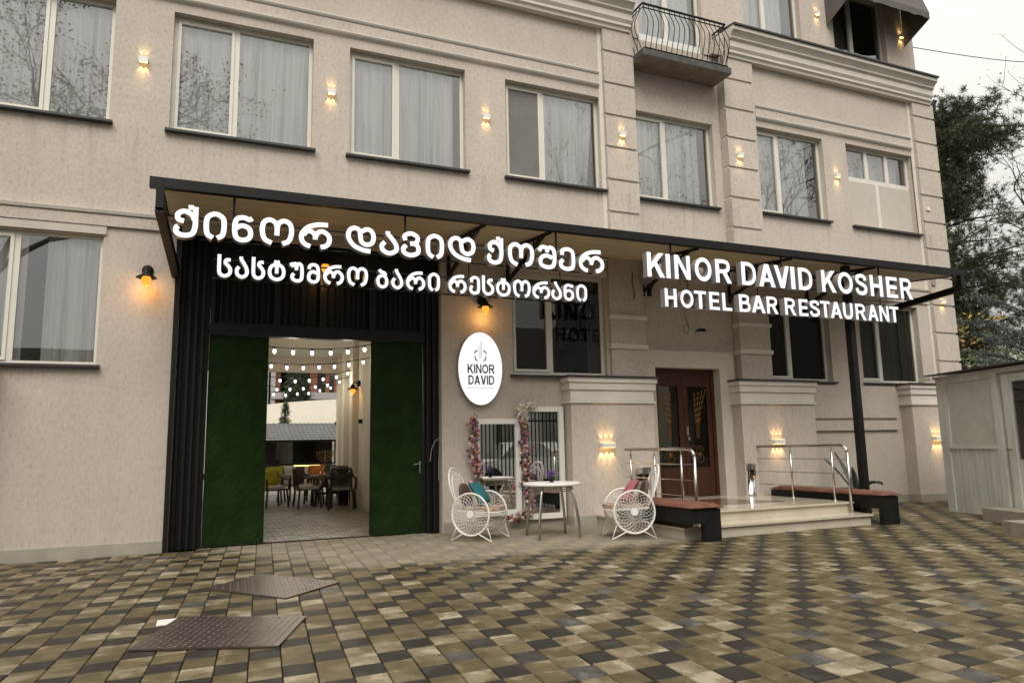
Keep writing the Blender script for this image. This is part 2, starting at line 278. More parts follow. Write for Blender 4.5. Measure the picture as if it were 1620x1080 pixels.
# ------------------------------------------------------------------ helpers: geometry
ORG = {}
class MB:
    def __init__(s): s.v = []; s.f = []; s.m = []
    def add(s, vs, fs, m=0):
        k = len(s.v); s.v += [tuple(p) for p in vs]; s.f += [tuple(i + k for i in f) for f in fs]; s.m += [m] * len(fs); return s
    def box(s, x0, x1, y0, y1, z0, z1, m=0):
        vs = [(x, y, z) for z in (z0, z1) for y in (y0, y1) for x in (x0, x1)]
        return s.add(vs, [(0, 2, 3, 1), (4, 5, 7, 6), (0, 1, 5, 4), (2, 6, 7, 3), (0, 4, 6, 2), (1, 3, 7, 5)], m)
    def obox(s, c, ax, ay, az, m=0):       # oriented box from centre and half axis vectors
        c = Vector(c); ax = Vector(ax); ay = Vector(ay); az = Vector(az)
        vs = [c + ax * i + ay * j + az * k for k in (-1, 1) for j in (-1, 1) for i in (-1, 1)]
        return s.add(vs, [(0, 2, 3, 1), (4, 5, 7, 6), (0, 1, 5, 4), (2, 6, 7, 3), (0, 4, 6, 2), (1, 3, 7, 5)], m)
    def bar(s, a, b, w, h, m=0):           # rectangular bar a->b, w sideways, h up
        a = Vector(a); b = Vector(b); d = b - a; L = d.length; d.normalize()
        u = Vector((0, 0, 1)) if abs(d.z) < 0.95 else Vector((0, 1, 0))
        sd = d.cross(u).normalized(); uu = sd.cross(d)
        return s.obox((a + b) / 2, d * L / 2, sd * w / 2, uu * h / 2, m)
    def tube(s, pts, r, n=8, m=0, closed=False, caps=True):
        pts = [Vector(p) for p in pts]; N = len(pts); rs = r if isinstance(r, (list, tuple)) else [r] * N
        vs = []; prev = None
        for i, p in enumerate(pts):
            if closed: d = pts[(i + 1) % N] - pts[i - 1]
            else: d = pts[min(i + 1, N - 1)] - pts[max(i - 1, 0)]
            d.normalize()
            if prev is None:
                u = Vector((0, 0, 1)) if abs(d.z) < 0.9 else Vector((1, 0, 0)); a = d.cross(u).normalized()
            else: a = (prev - d * prev.dot(d)); a = a.normalized() if a.length > 1e-6 else d.orthogonal().normalized()
            prev = a; b = d.cross(a)
            for k in range(n):
                t = 2 * math.pi * k / n; vs.append(p + (a * math.cos(t) + b * math.sin(t)) * rs[i])
        fs = []
        for i in range(N if closed else N - 1):
            for k in range(n):
                j = (i + 1) % N; fs.append((i * n + k, i * n + (k + 1) % n, j * n + (k + 1) % n, j * n + k))
        if caps and not closed: fs += [tuple(range(n))[::-1], tuple(range((N - 1) * n, N * n))]
        return s.add(vs, fs, m)
    def lathe(s, prof, c=(0, 0, 0), n=16, m=0, axis='z', sy=1.0):
        vs = []; c = Vector(c)
        for r, z in prof:
            for k in range(n):
                t = 2 * math.pi * k / n; a, b = r * math.cos(t), r * math.sin(t) * sy
                vs.append(c + (Vector((a, b, z)) if axis == 'z' else Vector((a, z, b)) if axis == 'y' else Vector((z, a, b))))
        fs = [(i * n + k, i * n + (k + 1) % n, (i + 1) * n + (k + 1) % n, (i + 1) * n + k) for i in range(len(prof) - 1) for k in range(n)]
        fs += [tuple(range(n))[::-1], tuple(range((len(prof) - 1) * n, len(prof) * n))]
        return s.add(vs, fs, m)
    def extr(s, poly, axis, a, b, m=0):    # polygon in the other two axes extruded along axis
        n = len(poly)
        def P(u, v, w): return {'x': (w, u, v), 'y': (u, w, v), 'z': (u, v, w)}[axis]
        vs = [P(u, v, a) for u, v in poly] + [P(u, v, b) for u, v in poly]
        fs = [tuple(range(n)), tuple(range(2 * n - 1, n - 1, -1))] + [(i, i + n, (i + 1) % n + n, (i + 1) % n) for i in range(n)]
        return s.add(vs, fs, m)
    def tri(s, a, b, c, m=0): return s.add([a, b, c], [(0, 1, 2)], m)
    def build(s, name, mats, parent=None, smooth=False):
        me = bpy.data.meshes.new(name); o = bpy.data.objects.new(name, me)
        org = ORG.get(parent.name, Vector((0, 0, 0))) if parent else Vector((0, 0, 0))
        me.from_pydata([(v[0] - org.x, v[1] - org.y, v[2] - org.z) for v in s.v], [], s.f)
        if not isinstance(mats, (list, tuple)): mats = [mats]
        for k in mats: me.materials.append(M[k] if isinstance(k, str) else k)
        if len(mats) > 1: me.polygons.foreach_set('material_index', s.m)
        if smooth: me.polygons.foreach_set('use_smooth', [True] * len(me.polygons))
        me.update(); COL.objects.link(o)
        if parent: o.parent = parent; ORG[o.name] = org
        return o
def fix(o):       # make all normals consistent
    import bmesh
    b = bmesh.new(); b.from_mesh(o.data); bmesh.ops.recalc_face_normals(b, faces=b.faces); b.to_mesh(o.data); b.free(); return o
def tag(o, label=None, cat=None, group=None, kind=None):
    if label: o['label'] = label
    if cat: o['category'] = cat
    if group: o['group'] = group
    if kind: o['kind'] = kind
    return o
def thing(name, label, cat, loc=(0, 0, 0), group=None):
    o = bpy.data.objects.new(name, None); o.location = loc; o.empty_display_size = 0.2; COL.objects.link(o)
    ORG[o.name] = Vector(loc); return tag(o, label, cat, group)
def copy_tree(o, parent=None, dz=None):
    c = o.copy(); COL.objects.link(c); ORG[c.name] = ORG.get(o.name, Vector((0, 0, 0)))
    if parent: c.parent = parent
    for ch in [x for x in list(bpy.data.objects) if x.parent == o]: copy_tree(ch, c)
    return c
def spot(parent, loc, d, energy, size, color, rad=0.015):
    l = bpy.data.lights.new('lamp_light', 'SPOT'); l.energy = energy; l.spot_size = R(size); l.spot_blend = 0.8; l.color = color; l.shadow_soft_size = rad
    o = bpy.data.objects.new('lamp_light', l); COL.objects.link(o); o.parent = parent; o.location = loc
    o.rotation_euler = Vector(d).to_track_quat('-Z', 'Y').to_euler(); return o
def point(parent, loc, energy, color, rad=0.03):
    l = bpy.data.lights.new('lamp_light', 'POINT'); l.energy = energy; l.color = color; l.shadow_soft_size = rad
    o = bpy.data.objects.new('lamp_light', l); COL.objects.link(o); o.parent = parent; o.location = loc; return o
def wallmesh(mb, x0, x1, z0, z1, Y, holes, depth=0.18, m=0):
    xs = sorted({x0, x1} | {h[i] for h in holes for i in (0, 1) if x0 < h[i] < x1}); zs = sorted({z0, z1} | {h[i] for h in holes for i in (2, 3) if z0 < h[i] < z1})
    for a, b in zip(xs, xs[1:]):
        for c, d in zip(zs, zs[1:]):
            cx, cz = (a + b) / 2, (c + d) / 2
            if any(h[0] < cx < h[1] and h[2] < cz < h[3] for h in holes): continue
            mb.add([(a, Y, c), (b, Y, c), (b, Y, d), (a, Y, d)], [(0, 1, 2, 3)], m)
    for h in holes:
        a, b, c, d = h[:4]; dp = h[4] if len(h) > 4 else depth
        y0, y1 = Y, Y + dp
        mb.add([(a, y0, c), (a, y1, c), (a, y1, d), (a, y0, d)], [(0, 1, 2, 3)], m)
        mb.add([(b, y0, c), (b, y1, c), (b, y1, d), (b, y0, d)], [(3, 2, 1, 0)], m)
        mb.add([(a, y0, d), (b, y0, d), (b, y1, d), (a, y1, d)], [(3, 2, 1, 0)], m)
        mb.add([(a, y0, c), (b, y0, c), (b, y1, c), (a, y1, c)], [(0, 1, 2, 3)], m)

# ================================================================== GROUND
g = MB(); g.add([(-150, -150, -0.03), (150, -150, -0.03), (150, 200, -0.03), (-150, 200, -0.03)], [(0, 1, 2, 3)])
tag(g.build('ground', 'soil'), 'dark sandy ground showing in the joints of the paving', kind='structure')
pave = bpy.data.objects.new('pavement', None); COL.objects.link(pave); ORG['pavement'] = Vector((0, 0, 0)); pave['kind'] = 'structure'; pave['label'] = 'wet checkered paving of tan and charcoal stones in front of the hotel'
AX, AY, BX, BY = 0.197, 0.006, 0.0165, 0.219
OX, OY = 1.619, -5.766
CAMP = Vector((0, -10.981))
def tile_geo(mb, cx, cy, rz, gap=0.0034, m=0):
    dz = [random.uniform(-0.0015, 0.0015) for _ in range(4)]; e = 0.004
    vs = []
    for (i, j), z in zip(((-1, -1), (1, -1), (1, 1), (-1, 1)), dz):
        px = cx + (i * AX / 2 + j * BX / 2); py = cy + (i * AY / 2 + j * BY / 2)
        vs.append((px - i * gap, py - j * gap, -0.028))
    for k in range(4): vs.append((vs[k][0], vs[k][1], rz - 0.005 + dz[k]))
    for (i, j), k in zip(((-1, -1), (1, -1), (1, 1), (-1, 1)), range(4)): vs.append((vs[k][0] - i * e, vs[k][1] - j * e, rz + dz[k]))
    fs = [(8, 9, 10, 11)] + [(k, (k + 1) % 4, (k + 1) % 4 + 4, k + 4) for k in range(4)] + [(k + 4, (k + 1) % 4 + 4, (k + 1) % 4 + 8, k + 8) for k in range(4)]
    mb.add(vs, fs, m)
tiles = []
blocked = [(-6, -0.42, 0.02, 2), (3.52, 5.6, 0.02, 2), (6.15, 9.6, -2.6, 2), (5.62, 7.35, -0.28, 2), (9.2, 11.0, -0.28, 2), (11, 15.8, 0.02, 3)]
for i in range(-45, 100):
    for j in range(-26, 32):
        cx = OX + i * AX + j * BX; cy = OY + i * AY + j * BY
        if cy > 0.22 or cy < -10.6: continue
        if cx > 3 + 1.78 * (cy + 10.98) or cx < -1.2 - 0.33 * (cy + 10.98): continue
        if cy > 0.02 and not (-0.05 < cx < 3.4): continue
        if any(a < cx < b and c < cy < d for a, b, c, d in blocked): continue
        if cx > 16.5: continue
        dark = (i - j) % 3 == 0
        rnd = random.random()
        if dark: mi = 2 if rnd < 0.93 - (0.12 if cy < -5.5 else 0) else 3
        else: mi = 0 if rnd < 0.44 else 4 if rnd < 0.76 else 1
        if not dark and cx > 4.0 and mi == 1 and random.random() < 0.55: mi = 0
        # how large it shows: distance and grazing angle
        dd = math.hypot(cx, cy + 10.98); ang = math.degrees(math.atan2(cx, cy + 10.98)) - 23.3
        inview = abs(ang) < 36.5 and dd > 3.1
        tiles.append((dd if inview else 999, cx, cy, mi))
tiles.sort(); stuff = MB(); stone_tone = []
for n, (dd, cx, cy, mi) in enumerate(tiles):
    tone = random.random(); rz = random.uniform(-0.0025, 0.0025)
    if n < 290:
        mb = MB(); tile_geo(mb, cx, cy, rz); o = mb.build('paving_stone', PV[mi], pave)
        at = o.data.attributes.new('tone', 'FLOAT', 'FACE'); at.data.foreach_set('value', [tone] * len(o.data.polygons))
    else:
        k = len(stuff.f); tile_geo(stuff, cx, cy, rz, m=mi); stone_tone += [tone] * (len(stuff.f) - k)
o = stuff.build('paving_stones', PV, pave); o['kind'] = 'stuff'
at = o.data.attributes.new('tone', 'FLOAT', 'FACE'); at.data.foreach_set('value', stone_tone)

# courtyard floor seen through the gate: small cobbles
def yard_floor():
    m, t, b = new_mat('courtyard_cobble'); b.inputs['Roughness'].default_value = 0.38
    g = t.nodes.new('ShaderNodeNewGeometry')
    t.links.new(ramp(t, g.outputs['Random Per Island'], [(0, (0.15, 0.135, 0.10)), (0.3, (0.23, 0.21, 0.16)), (0.6, (0.17, 0.155, 0.12)), (0.85, (0.27, 0.25, 0.20))]), b.inputs['Base Color'])
    bump(t, b, noise(t, 40, 3), 0.3, 0.005)
    return m
yf = bpy.data.objects.new('courtyard_floor', None); COL.objects.link(yf); ORG['courtyard_floor'] = Vector((0, 0, 0)); yf['kind'] = 'structure'; yf['label'] = 'worn grey cobbled floor inside the gateway and courtyard'
M['cobble'] = yard_floor(); cb = MB(); cs = 0.20
for i in range(-2, 36):
    for j in range(0, 92):
        x = -0.4 + i * cs + (j % 2) * cs * 0.5 + random.uniform(-.006, .006); y = 0.38 + j * 0.135
        if x > 0.1 + 0.52 * (y + 3) + 1.6 or x < -0.6 + 0.03 * y: continue
        if y < 0.3 and not (0 < x < 3.3): continue
        a, c_, z = cs / 2 - 0.006, 0.062, random.uniform(-0.004, 0.004); e = 0.01
        v = [(x - a, y - c_, -0.02), (x + a, y - c_, -0.02), (x + a, y + c_, -0.02), (x - a, y + c_, -0.02), (x - a + e, y - c_ + e, z), (x + a - e, y - c_ + e, z), (x + a - e, y + c_ - e, z), (x - a + e, y + c_ - e, z)]
        cb.add(v, [(4, 5, 6, 7), (0, 1, 5, 4), (1, 2, 6, 5), (2, 3, 7, 6), (3, 0, 4, 7)])
o = cb.build('cobble', 'cobble', yf); o['kind'] = 'stuff'
g = MB(); g.box(-2, 14, 12.85, 30, -0.2, -0.005); g.build('pale_slab', 'yardstone', yf)
tag(MB().box(-0.35, 3.4, 0.24, 0.30, -0.02, 0.012).build('gate_threshold', 'blackmatt', yf))

# ================================================================== HOTEL
H = thing('hotel_building', 'three storey beige stucco hotel with white cornice and dark sills', 'building', (0, 0, 0))
UP = 5.94; UT = 7.78                                        # first floor sill and lintel heights
win_up = [(-3.42, -1.36, UP, UT), (-0.60, 1.41, UP, UT), (1.98, 3.95, UP, 7.76), (4.70, 6.62, UP, 7.74)]
gf_l = [(-4.3, -1.33, 2.50, 4.27), (4.74, 6.56, 2.50, 4.27)]
wm = MB()
wallmesh(wm, -9, 6.68, 0, 9.2, 0.0, win_up + gf_l + [(-0.36, 3.50, -0.03, 4.50, 0.3)])
wallmesh(wm, 7.32, 9.52, 0, 9.2, 0.12, [(7.40, 9.31, UP, 7.70), (7.55, 9.00, 0.30, 2.69, 0.14)])
wallmesh(wm, 10.28, 15.72, 0, 9.2, 0.0, [(10.28, 12.17, UP, 7.79), (12.86, 14.93, UP - 0.02, 7.80), (10.28, 11.92, 2.50, 4.20), (12.78, 14.60, 2.50, 4.20)])
wallmesh(wm, -9, 15.55, 9.2, 13.2, 0.10, [(10.32, 11.94, 9.84, 11.7), (12.93, 14.62, 9.84, 11.7), (7.60, 9.20, 8.66, 11.2), (4.9, 6.9, 10.2, 11.8)])
# returns between planes, side, roof and the passage opening sides
wm.add([(7.32, 0, 0), (7.32, .12, 0), (7.32, .12, 9.2), (7.32, 0, 9.2)], [(0, 1, 2, 3)])
wm.add([(9.52, 0, 0), (9.52, .12, 0), (9.52, .12, 9.2), (9.52, 0, 9.2)], [(0, 1, 2, 3)])
wm.box(15.70, 15.72, 0.002, 11, 0, 9.2); wm.box(15.53, 15.55, 0.102, 11, 9.2, 13.2); wm.box(-9, 15.55, 0.1, 11, 13.2, 13.3)
wm.box(-9, 15.7, 10.8, 11, 3.6, 13.2)
wm.box(-9, 7.32, 0.0, 0.10, 9.195, 9.2); wm.box(10.28, 15.7, 0.0, 0.10, 9.195, 9.2)
wm.build('wall', 'stucco', H)
# pilasters of stucco blocks with pale recessed joints
def pilaster(x0, x1, zs, top, y=-0.10, left=True, right=True, low=None):
    p = MB(); p.box(x0 + .012, x1 - .012, y + 0.035, 0.119, 0, top); p.build('pilaster_core', 'trim', H)
    cur = top
    for z in zs + [zs[-1] - 0.64]:
        b = MB(); z1 = cur - 0.05 if cur != top else cur; z0 = z
        b.extr([(x0, z0 + 0.015), (x0 + .0, z1), (x1, z1), (x1, z0 + 0.015), (x1 - .02, z0), (x0 + .02, z0)], 'y', y, y + 0.04)
        b.box(x0, x1, y + 0.04, 0.1, z0 + .015, z1)
        fix(b.build('pilaster_block', 'stucco', H)); cur = z0
ZB = [8.68, 8.04, 7.41, 6.78, 6.15, 5.53]
pilaster(6.68, 7.34, ZB, 9.14); pilaster(9.50, 10.26, ZB, 9.14); pilaster(15.02, 15.73, [8.80, 8.16, 7.51, 6.87, 6.23, 5.60, 4.93, 4.29, 3.66, 3.02], 9.14)
for a, b in ((6.60, 6.68), (10.26, 10.33), (14.93, 15.02)):
    MB().box(a, b, -0.018, 0.02, 4.62 if a < 14 else 2.5, 9.12).build('trim_strip', 'trim', H)
# lower storey of the two inner pilasters with their pale bands
for a, b in ((6.62, 7.34), (9.50, 10.24)):
    MB().box(a, b, -0.07, 0.11, 0.0, 4.85).build('pilaster_shaft', 'stucco', H)
    for z in (2.97, 3.50):
        f = MB(); f.extr([(-0.10, z + .02), (-0.12, z + .07), (-0.12, z + .10), (0.1, z + .10), (0.1, z)], 'x', a - .03, b + .03)
        fix(f.build('band_moulding', 'trim', H))
# string course over the first floor windows (two mouldings round a raised band)
for a, b in ((-9, 6.60), (10.33, 14.93)):
    s_ = MB(); s_.box(a, b, -0.035, 0.05, 7.97, 8.17); s_.build('string_band', 'stucco', H)
    for z in (7.93, 8.17):
        f = MB(); f.extr([(0, z), (-0.05, z + .025), (-0.065, z + .05), (-0.065, z + .062), (0, z + .062)], 'x', a, b); fix(f.build('string_moulding', 'trim', H))
# string course between the ground and first floor
for a, b in ((-9, -0.42), (-0.42, 6.6), (10.26, 15.0)):
    s_ = MB(); s_.box(a, b, -0.04, 0.05, 4.41, 4.56); s_.build('string_band', 'stucco', H)
    f = MB(); f.extr([(0, 4.56), (-0.06, 4.58), (-0.075, 4.62), (0, 4.62)], 'x', a, b); fix(f.build('string_moulding', 'trim', H))
    f = MB(); f.extr([(0, 4.29), (-0.03, 4.29), (-0.03, 4.40), (0, 4.40)], 'x', a if a > -0.5 or a == -9 else a, b if b != -0.42 else -1.30); fix(f.build('lintel_trim', 'stucco_plain', H)) if b != 6.6 else None
f = MB(); f.extr([(0, 4.29), (-0.03, 4.29), (-0.03, 4.40), (0, 4.40)], 'x', 4.6, 6.6); fix(f.build('lintel_trim', 'trim', H))
# main cornice
prof = [(0.05, 9.12), (-0.13, 9.12), (-0.14, 9.17), (-0.18, 9.20), (-0.18, 9.25), (-0.22, 9.31), (-0.22, 9.44), (-0.27, 9.47), (-0.27, 9.51), (-0.32, 9.57), (-0.37, 9.60), (-0.37, 9.68), (0.05, 9.70)]
for a, b in ((-9, 7.28), (9.60, 15.62)):
    f = MB(); f.extr(prof, 'x', a, b); fix(f.build('cornice', 'trim', H))
    f = MB(); f.extr([(0.09, 9.703), (-0.41, 9.683), (-0.41, 9.72), (0.09, 9.80)], 'x', a, b + .02); fix(f.build('cornice_flashing', 'sill', H))
MB().box(9.33, 15.7, 0.0, 0.097, 9.2, 9.70).build('cornice_backing', 'stucco', H)
# ground floor piers with stepped white caps, plinth, spandrel panels, door surround
def pier(x0, x1):
    MB().box(x0, x1, -0.28, 0.0, 0.16, 2.01).build('pier', 'stucco', H)
    MB().box(x0 - .012, x1 + .012, -0.295, 0.0, -0.02, 0.16).build('pier_plinth', 'plinth', H)
    p = [(-0.28, 2.01), (-0.34, 2.01), (-0.34, 2.035), (-0.315, 2.05), (-0.315, 2.20), (-0.345, 2.22), (-0.375, 2.24), (-0.375, 2.33), (-0.40, 2.35), (-0.42, 2.37), (-0.42, 2.44)]
    for d, (a, b) in enumerate(zip([2.01, 2.05, 2.235, 2.36], [2.045, 2.23, 2.355, 2.44])):
        e = (0.035, 0.005, 0.035, 0.06)[d]
        MB().box(x0 - e, x1 + e, -0.28 - e, 0.0, a, b).build('pier_cap', 'trim', H)
    MB().box(x0 - .075, x1 + .085, -0.37, 0.0, 2.442, 2.475).build('ledge', 'sill', H)
pier(5.66, 7.30); pier(9.24, 11.05); pier(13.78, 15.72); pier(-5.0, -2.50)
for a, b in ((-9, -0.40), (3.52, 5.648), (11.062, 13.768)):
    MB().box(a, b, -0.015, 0.01, -0.02, 0.155).build('plinth', 'plinth', H)
MB().box(11.28, 13.62, -0.05, 0.01, 1.75, 2.42).build('spandrel_panel', 'stucco', H)
MB().box(11.28, 13.62, -0.06, 0.01, 1.50, 1.66).build('spandrel_band', 'stucco', H)
ds = MB(); ds.box(7.35, 7.55, -0.02, 0.119, 0.3, 3.0); ds.box(9.0, 9.34, -0.02, 0.119, 0.3, 3.0); ds.box(7.55, 9.0, -0.02, 0.119, 2.69, 3.0); ds.build('door_surround', 'stucco_plain', H)

# windows
def curtain_mesh(x0, x1, z0, z1, y, amp=0.034, wl=0.19, seed=0, slant=0.0):
    mb = MB(); r = random.Random(seed); n = max(8, int((x1 - x0) / 0.02)); ph = r.random() * 6
    vs = []
    for i in range(n + 1):
        u = i / n; x = x0 + (x1 - x0) * u
        a = amp * (0.6 + 0.4 * math.sin(u * 9 + ph)); yy = y + a * math.sin(2 * math.pi * x / wl + 1.3 * math.sin(x * 3 + ph)) + 0.5 * a * math.sin(2 * math.pi * x / (wl * .37) + ph)
        vs += [(x + slant * (0.0 if u < 1 else 1) * 0, yy, z1), (x + slant * u, yy * 1.0 + 0.01 * math.sin(x * 40), z0)]
    mb.add(vs, [(2 * i, 2 * i + 1, 2 * i + 3, 2 * i + 2) for i in range(n)]); return mb
def window(x0, x1, z0, z1, Y, mull=0.42, curtains=(), fr=0.055, gl='glass', sill=True, label=None, screen=False, depth=0.13, gfstyle=False, rails=None, sashleft=True):
    yf = Y + depth; f = MB(); d = 0.06
    f.box(x0, x0 + fr, yf, yf + d, z0, z1); f.box(x1 - fr, x1, yf, yf + d, z0, z1)
    f.box(x0 + fr, x1 - fr, yf, yf + d, z0, z0 + fr); f.box(x0 + fr, x1 - fr, yf, yf + d, z1 - fr, z1)
    xm = x0 + (x1 - x0) * mull; f.box(xm - .035, xm + .035, yf - .002, yf + d, z0 + fr, z1 - fr)
    wn = f.build('window', 'pvc', H)
    if label: wn['label'] = label
    s_ = MB(); a, b = (x0 + fr + .002, xm - .037) if sashleft else (xm + .037, x1 - fr - .002); c, e = z0 + fr + .002, z1 - fr - .002; q = 0.045
    s_.box(a, a + q, yf - .018, yf + .04, c, e); s_.box(b - q, b, yf - .018, yf + .04, c, e); s_.box(a + q, b - q, yf - .018, yf + .04, c, c + q); s_.box(a + q, b - q, yf - .018, yf + .04, e - q, e)
    s_.build('sash', 'pvc', wn)
    for (pa, pb, inset) in ((x0 + fr, xm - .035, q if sashleft else 0), (xm + .035, x1 - fr, 0 if sashleft else q)):
        g_ = MB(); g_.add([(pa + inset, yf + .022, z0 + fr + inset), (pb - inset, yf + .022, z0 + fr + inset), (pb - inset, yf + .022, z1 - fr - inset), (pa + inset, yf + .022, z1 - fr - inset)], [(0, 1, 2, 3)])
        g_.build('pane', gl, wn)
    if screen:
        MB().box(a + q, b - q, yf + 0.005, yf + .012, c + q, e - q).build('insect_screen', 'screen', wn)
    for k, cdef in enumerate(curtains):
        ca, cb_ = cdef[0], cdef[1]; mt_ = cdef[2] if len(cdef) > 2 else 'curtain'
        curtain_mesh(x0 + (x1 - x0) * ca, x0 + (x1 - x0) * cb_, z0 - .1, z1 + 0.08, yf + .135, seed=int(x0 * 100) + k, slant=cdef[3] if len(cdef) > 3 else 0).build('curtain', mt_, wn, smooth=True)
    # shallow room box: near-black as if unlit, pale to bounce light onto curtains
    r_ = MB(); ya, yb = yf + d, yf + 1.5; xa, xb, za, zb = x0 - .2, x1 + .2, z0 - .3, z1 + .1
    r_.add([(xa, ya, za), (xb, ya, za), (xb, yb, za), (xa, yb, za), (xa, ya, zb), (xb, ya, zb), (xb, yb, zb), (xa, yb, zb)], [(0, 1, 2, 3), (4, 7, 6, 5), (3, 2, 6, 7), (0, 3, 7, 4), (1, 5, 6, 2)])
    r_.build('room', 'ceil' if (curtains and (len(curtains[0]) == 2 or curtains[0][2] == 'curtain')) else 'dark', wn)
    if sill:
        s2 = MB(); s2.extr([(Y - .075, z0 - .055), (Y - .085, z0 - .045), (Y - .085, z0 - .012), (Y + depth, z0 + .008), (Y + depth, z0 - .02), (Y + .0, z0 - .05)], 'x', x0 - .05, x1 + .05); fix(s2.build('window_sill', 'sill', H))
    return wn
window(-3.42, -1.36, UP, UT, 0, 0.62, [(0, 0.862), (0.858, 1)], label='upper window at the left edge reflecting branches')
window(-0.60, 1.41, UP, UT, 0, 0.44, [(0, 1.0)], label='upper window with full white curtain and brown leaf reflections')
window(1.98, 3.95, UP, 7.76, 0, 0.41, [(0, 0.93)])
window(4.70, 6.62, UP, 7.74, 0, 0.40, [(0.42, 0.99, 'curtain', -.20)], screen=True, label='upper window with grey insect screen in the left half')
window(7.40, 9.31, UP, 7.70, 0.12, 0.42, [(0.0, 0.88)])
window(10.33, 12.17, UP, 7.79, 0, 0.36, [(0, 0.85)])
# small three light window over a flat panel
def strip_window():
    x0, x1, z0, z1, yf = 12.90, 14.93, 7.0, 7.80, 0.13
    f = MB(); f.box(x0, x0 + .06, yf, yf + .06, z0, z1); f.box(x1 - .06, x1, yf, yf + .06, z0, z1); f.box(x0 + .06, x1 - .06, yf, yf + .06, z0, z0 + .10); f.box(x0 + .06, x1 - .06, yf, yf + .06, z1 - .05, z1)
    for xm in (13.60, 14.24): f.box(xm - .05, xm + .05, yf - .002, yf + .06, z0 + .10, z1 - .05)
    wn = f.build('window', 'pvc', H); wn['label'] = 'small three light window over a blank panel'
    for a, b in ((x0 + .06, 13.55), (13.65, 14.19), (14.29, x1 - .06)):
        MB().add([(a, yf + .03, z0 + .10), (b, yf + .03, z0 + .10), (b, yf + .03, z1 - .05), (a, yf + .03, z1 - .05)], [(0, 1, 2, 3)]).build('pane', 'glass', wn)
    curtain_mesh(x0 + .02, x1 - .1, z0, z1, yf + .25, seed=5).build('curtain', 'curtain', wn, smooth=True)
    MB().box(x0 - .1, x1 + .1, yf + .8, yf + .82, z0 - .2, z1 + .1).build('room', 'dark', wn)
    p = MB(); p.box(x0, x1, 0.125, 0.15, UP - .02, 7.0); p.build('blank_panel', 'stucco_plain', H)
    p = MB(); p.box(13.80, 13.90, 0.105, 0.125, UP, 7.0); p.build('panel_batten', 'pvc', H)
    s2 = MB(); s2.box(x0 - .05, x1 + .05, -.08, .12, UP - .07, UP - .025); s2.build('window_sill', 'sill', H)
strip_window()
window(-3.32, -1.33, 2.50, 4.27, 0, 0.50, [(0.0, 0.55), (0.66, 1.0)], depth=0.07, fr=.04, label='ground floor window at the left edge with drawn curtains')
window(4.74, 6.56, 2.50, 4.27, -0.02, 0.42, [(0.86, 1.0, 'drape')], gl='glassdark', depth=0.12, label='dark ground floor window above the two mirrors')
window(10.33, 11.92, 2.50, 4.20, 0, 0.38, [], gl='glassdark', depth=0.14, label='dark ground floor window left of the slanting canopy post')
window(12.80, 14.60, 2.50, 4.20, 0, 0.38, [(0.0, 0.78, 'screen'), (0.80, 1.0, 'screen')], gl='glassdark', depth=0.14, label='ground floor window right of the canopy post')
window(10.32, 11.94, 9.84, 11.7, 0.10, 0.42, [(0, 0.80)], sill=False)
window(12.93, 14.62, 9.84, 11.7, 0.10, 0.42, [(0.05, 0.5, 'drape')], sill=False, gl='glass', label='top floor window with dark drapes below the awning')
window(4.9, 6.9, 10.2, 11.8, 0.10, 0.42, [(0, 1)], sill=True)
# balcony door
window(7.60, 9.20, 8.66, 11.2, 0.10, 0.5, [(0, 0.9)], sill=False, label='white glazed balcony door')
bd = MB(); bd.box(7.66, 9.14, 0.14, 0.22, 8.70, 9.35); bd.build('balcony_door_panel', 'white', H)
# balcony
bal = MB(); bal.box(7.35, 9.40, -0.43, 0.118, 8.52, 8.53, 0); bal.box(7.34, 9.41, -0.44, 0.118, 8.532, 8.66, 1)
balc = bal.build('balcony', ['slab', 'slabedge'], H); balc['label'] = 'small balcony with bellied black iron railing'
def bulge(px, py, nx, ny, z0, z1):
    pts = []
    for k in range(9):
        u = k / 8; off = 0.16 * math.sin(min(1, u * 1.15) * math.pi) ** 1.2 * (0.4 + 0.9 * u) if u < 0.87 else 0.0 + 0.03 * (1 - u)
        pts.append((px + nx * off, py + ny * off, z0 + (z1 - z0) * u))
    return pts
rz0, rz1 = 8.70, 9.60
for i in range(17):
    x = 7.42 + (9.33 - 7.42) * i / 16
    MB().tube(bulge(x, -0.40, 0, -1, rz0, rz1), 0.008, 5).build('baluster', 'blackmatt', balc)
for sx_, nx in ((7.40, -1), (9.36, 1)):
    for j in range(4):
        MB().tube(bulge(sx_, -0.30 + 0.11 * j, nx, 0, rz0, rz1), 0.008, 5).build('baluster', 'blackmatt', balc)
hr = MB()
for z, r in ((rz0, .016), (rz1 - .08, .012), (rz1, .022)):
    hr.tube([(7.40, 0.1, z), (7.40, -0.40, z), (9.36, -0.40, z), (9.36, 0.1, z)], r, 6)
hr.build('balcony_handrail', 'blackmatt', balc)

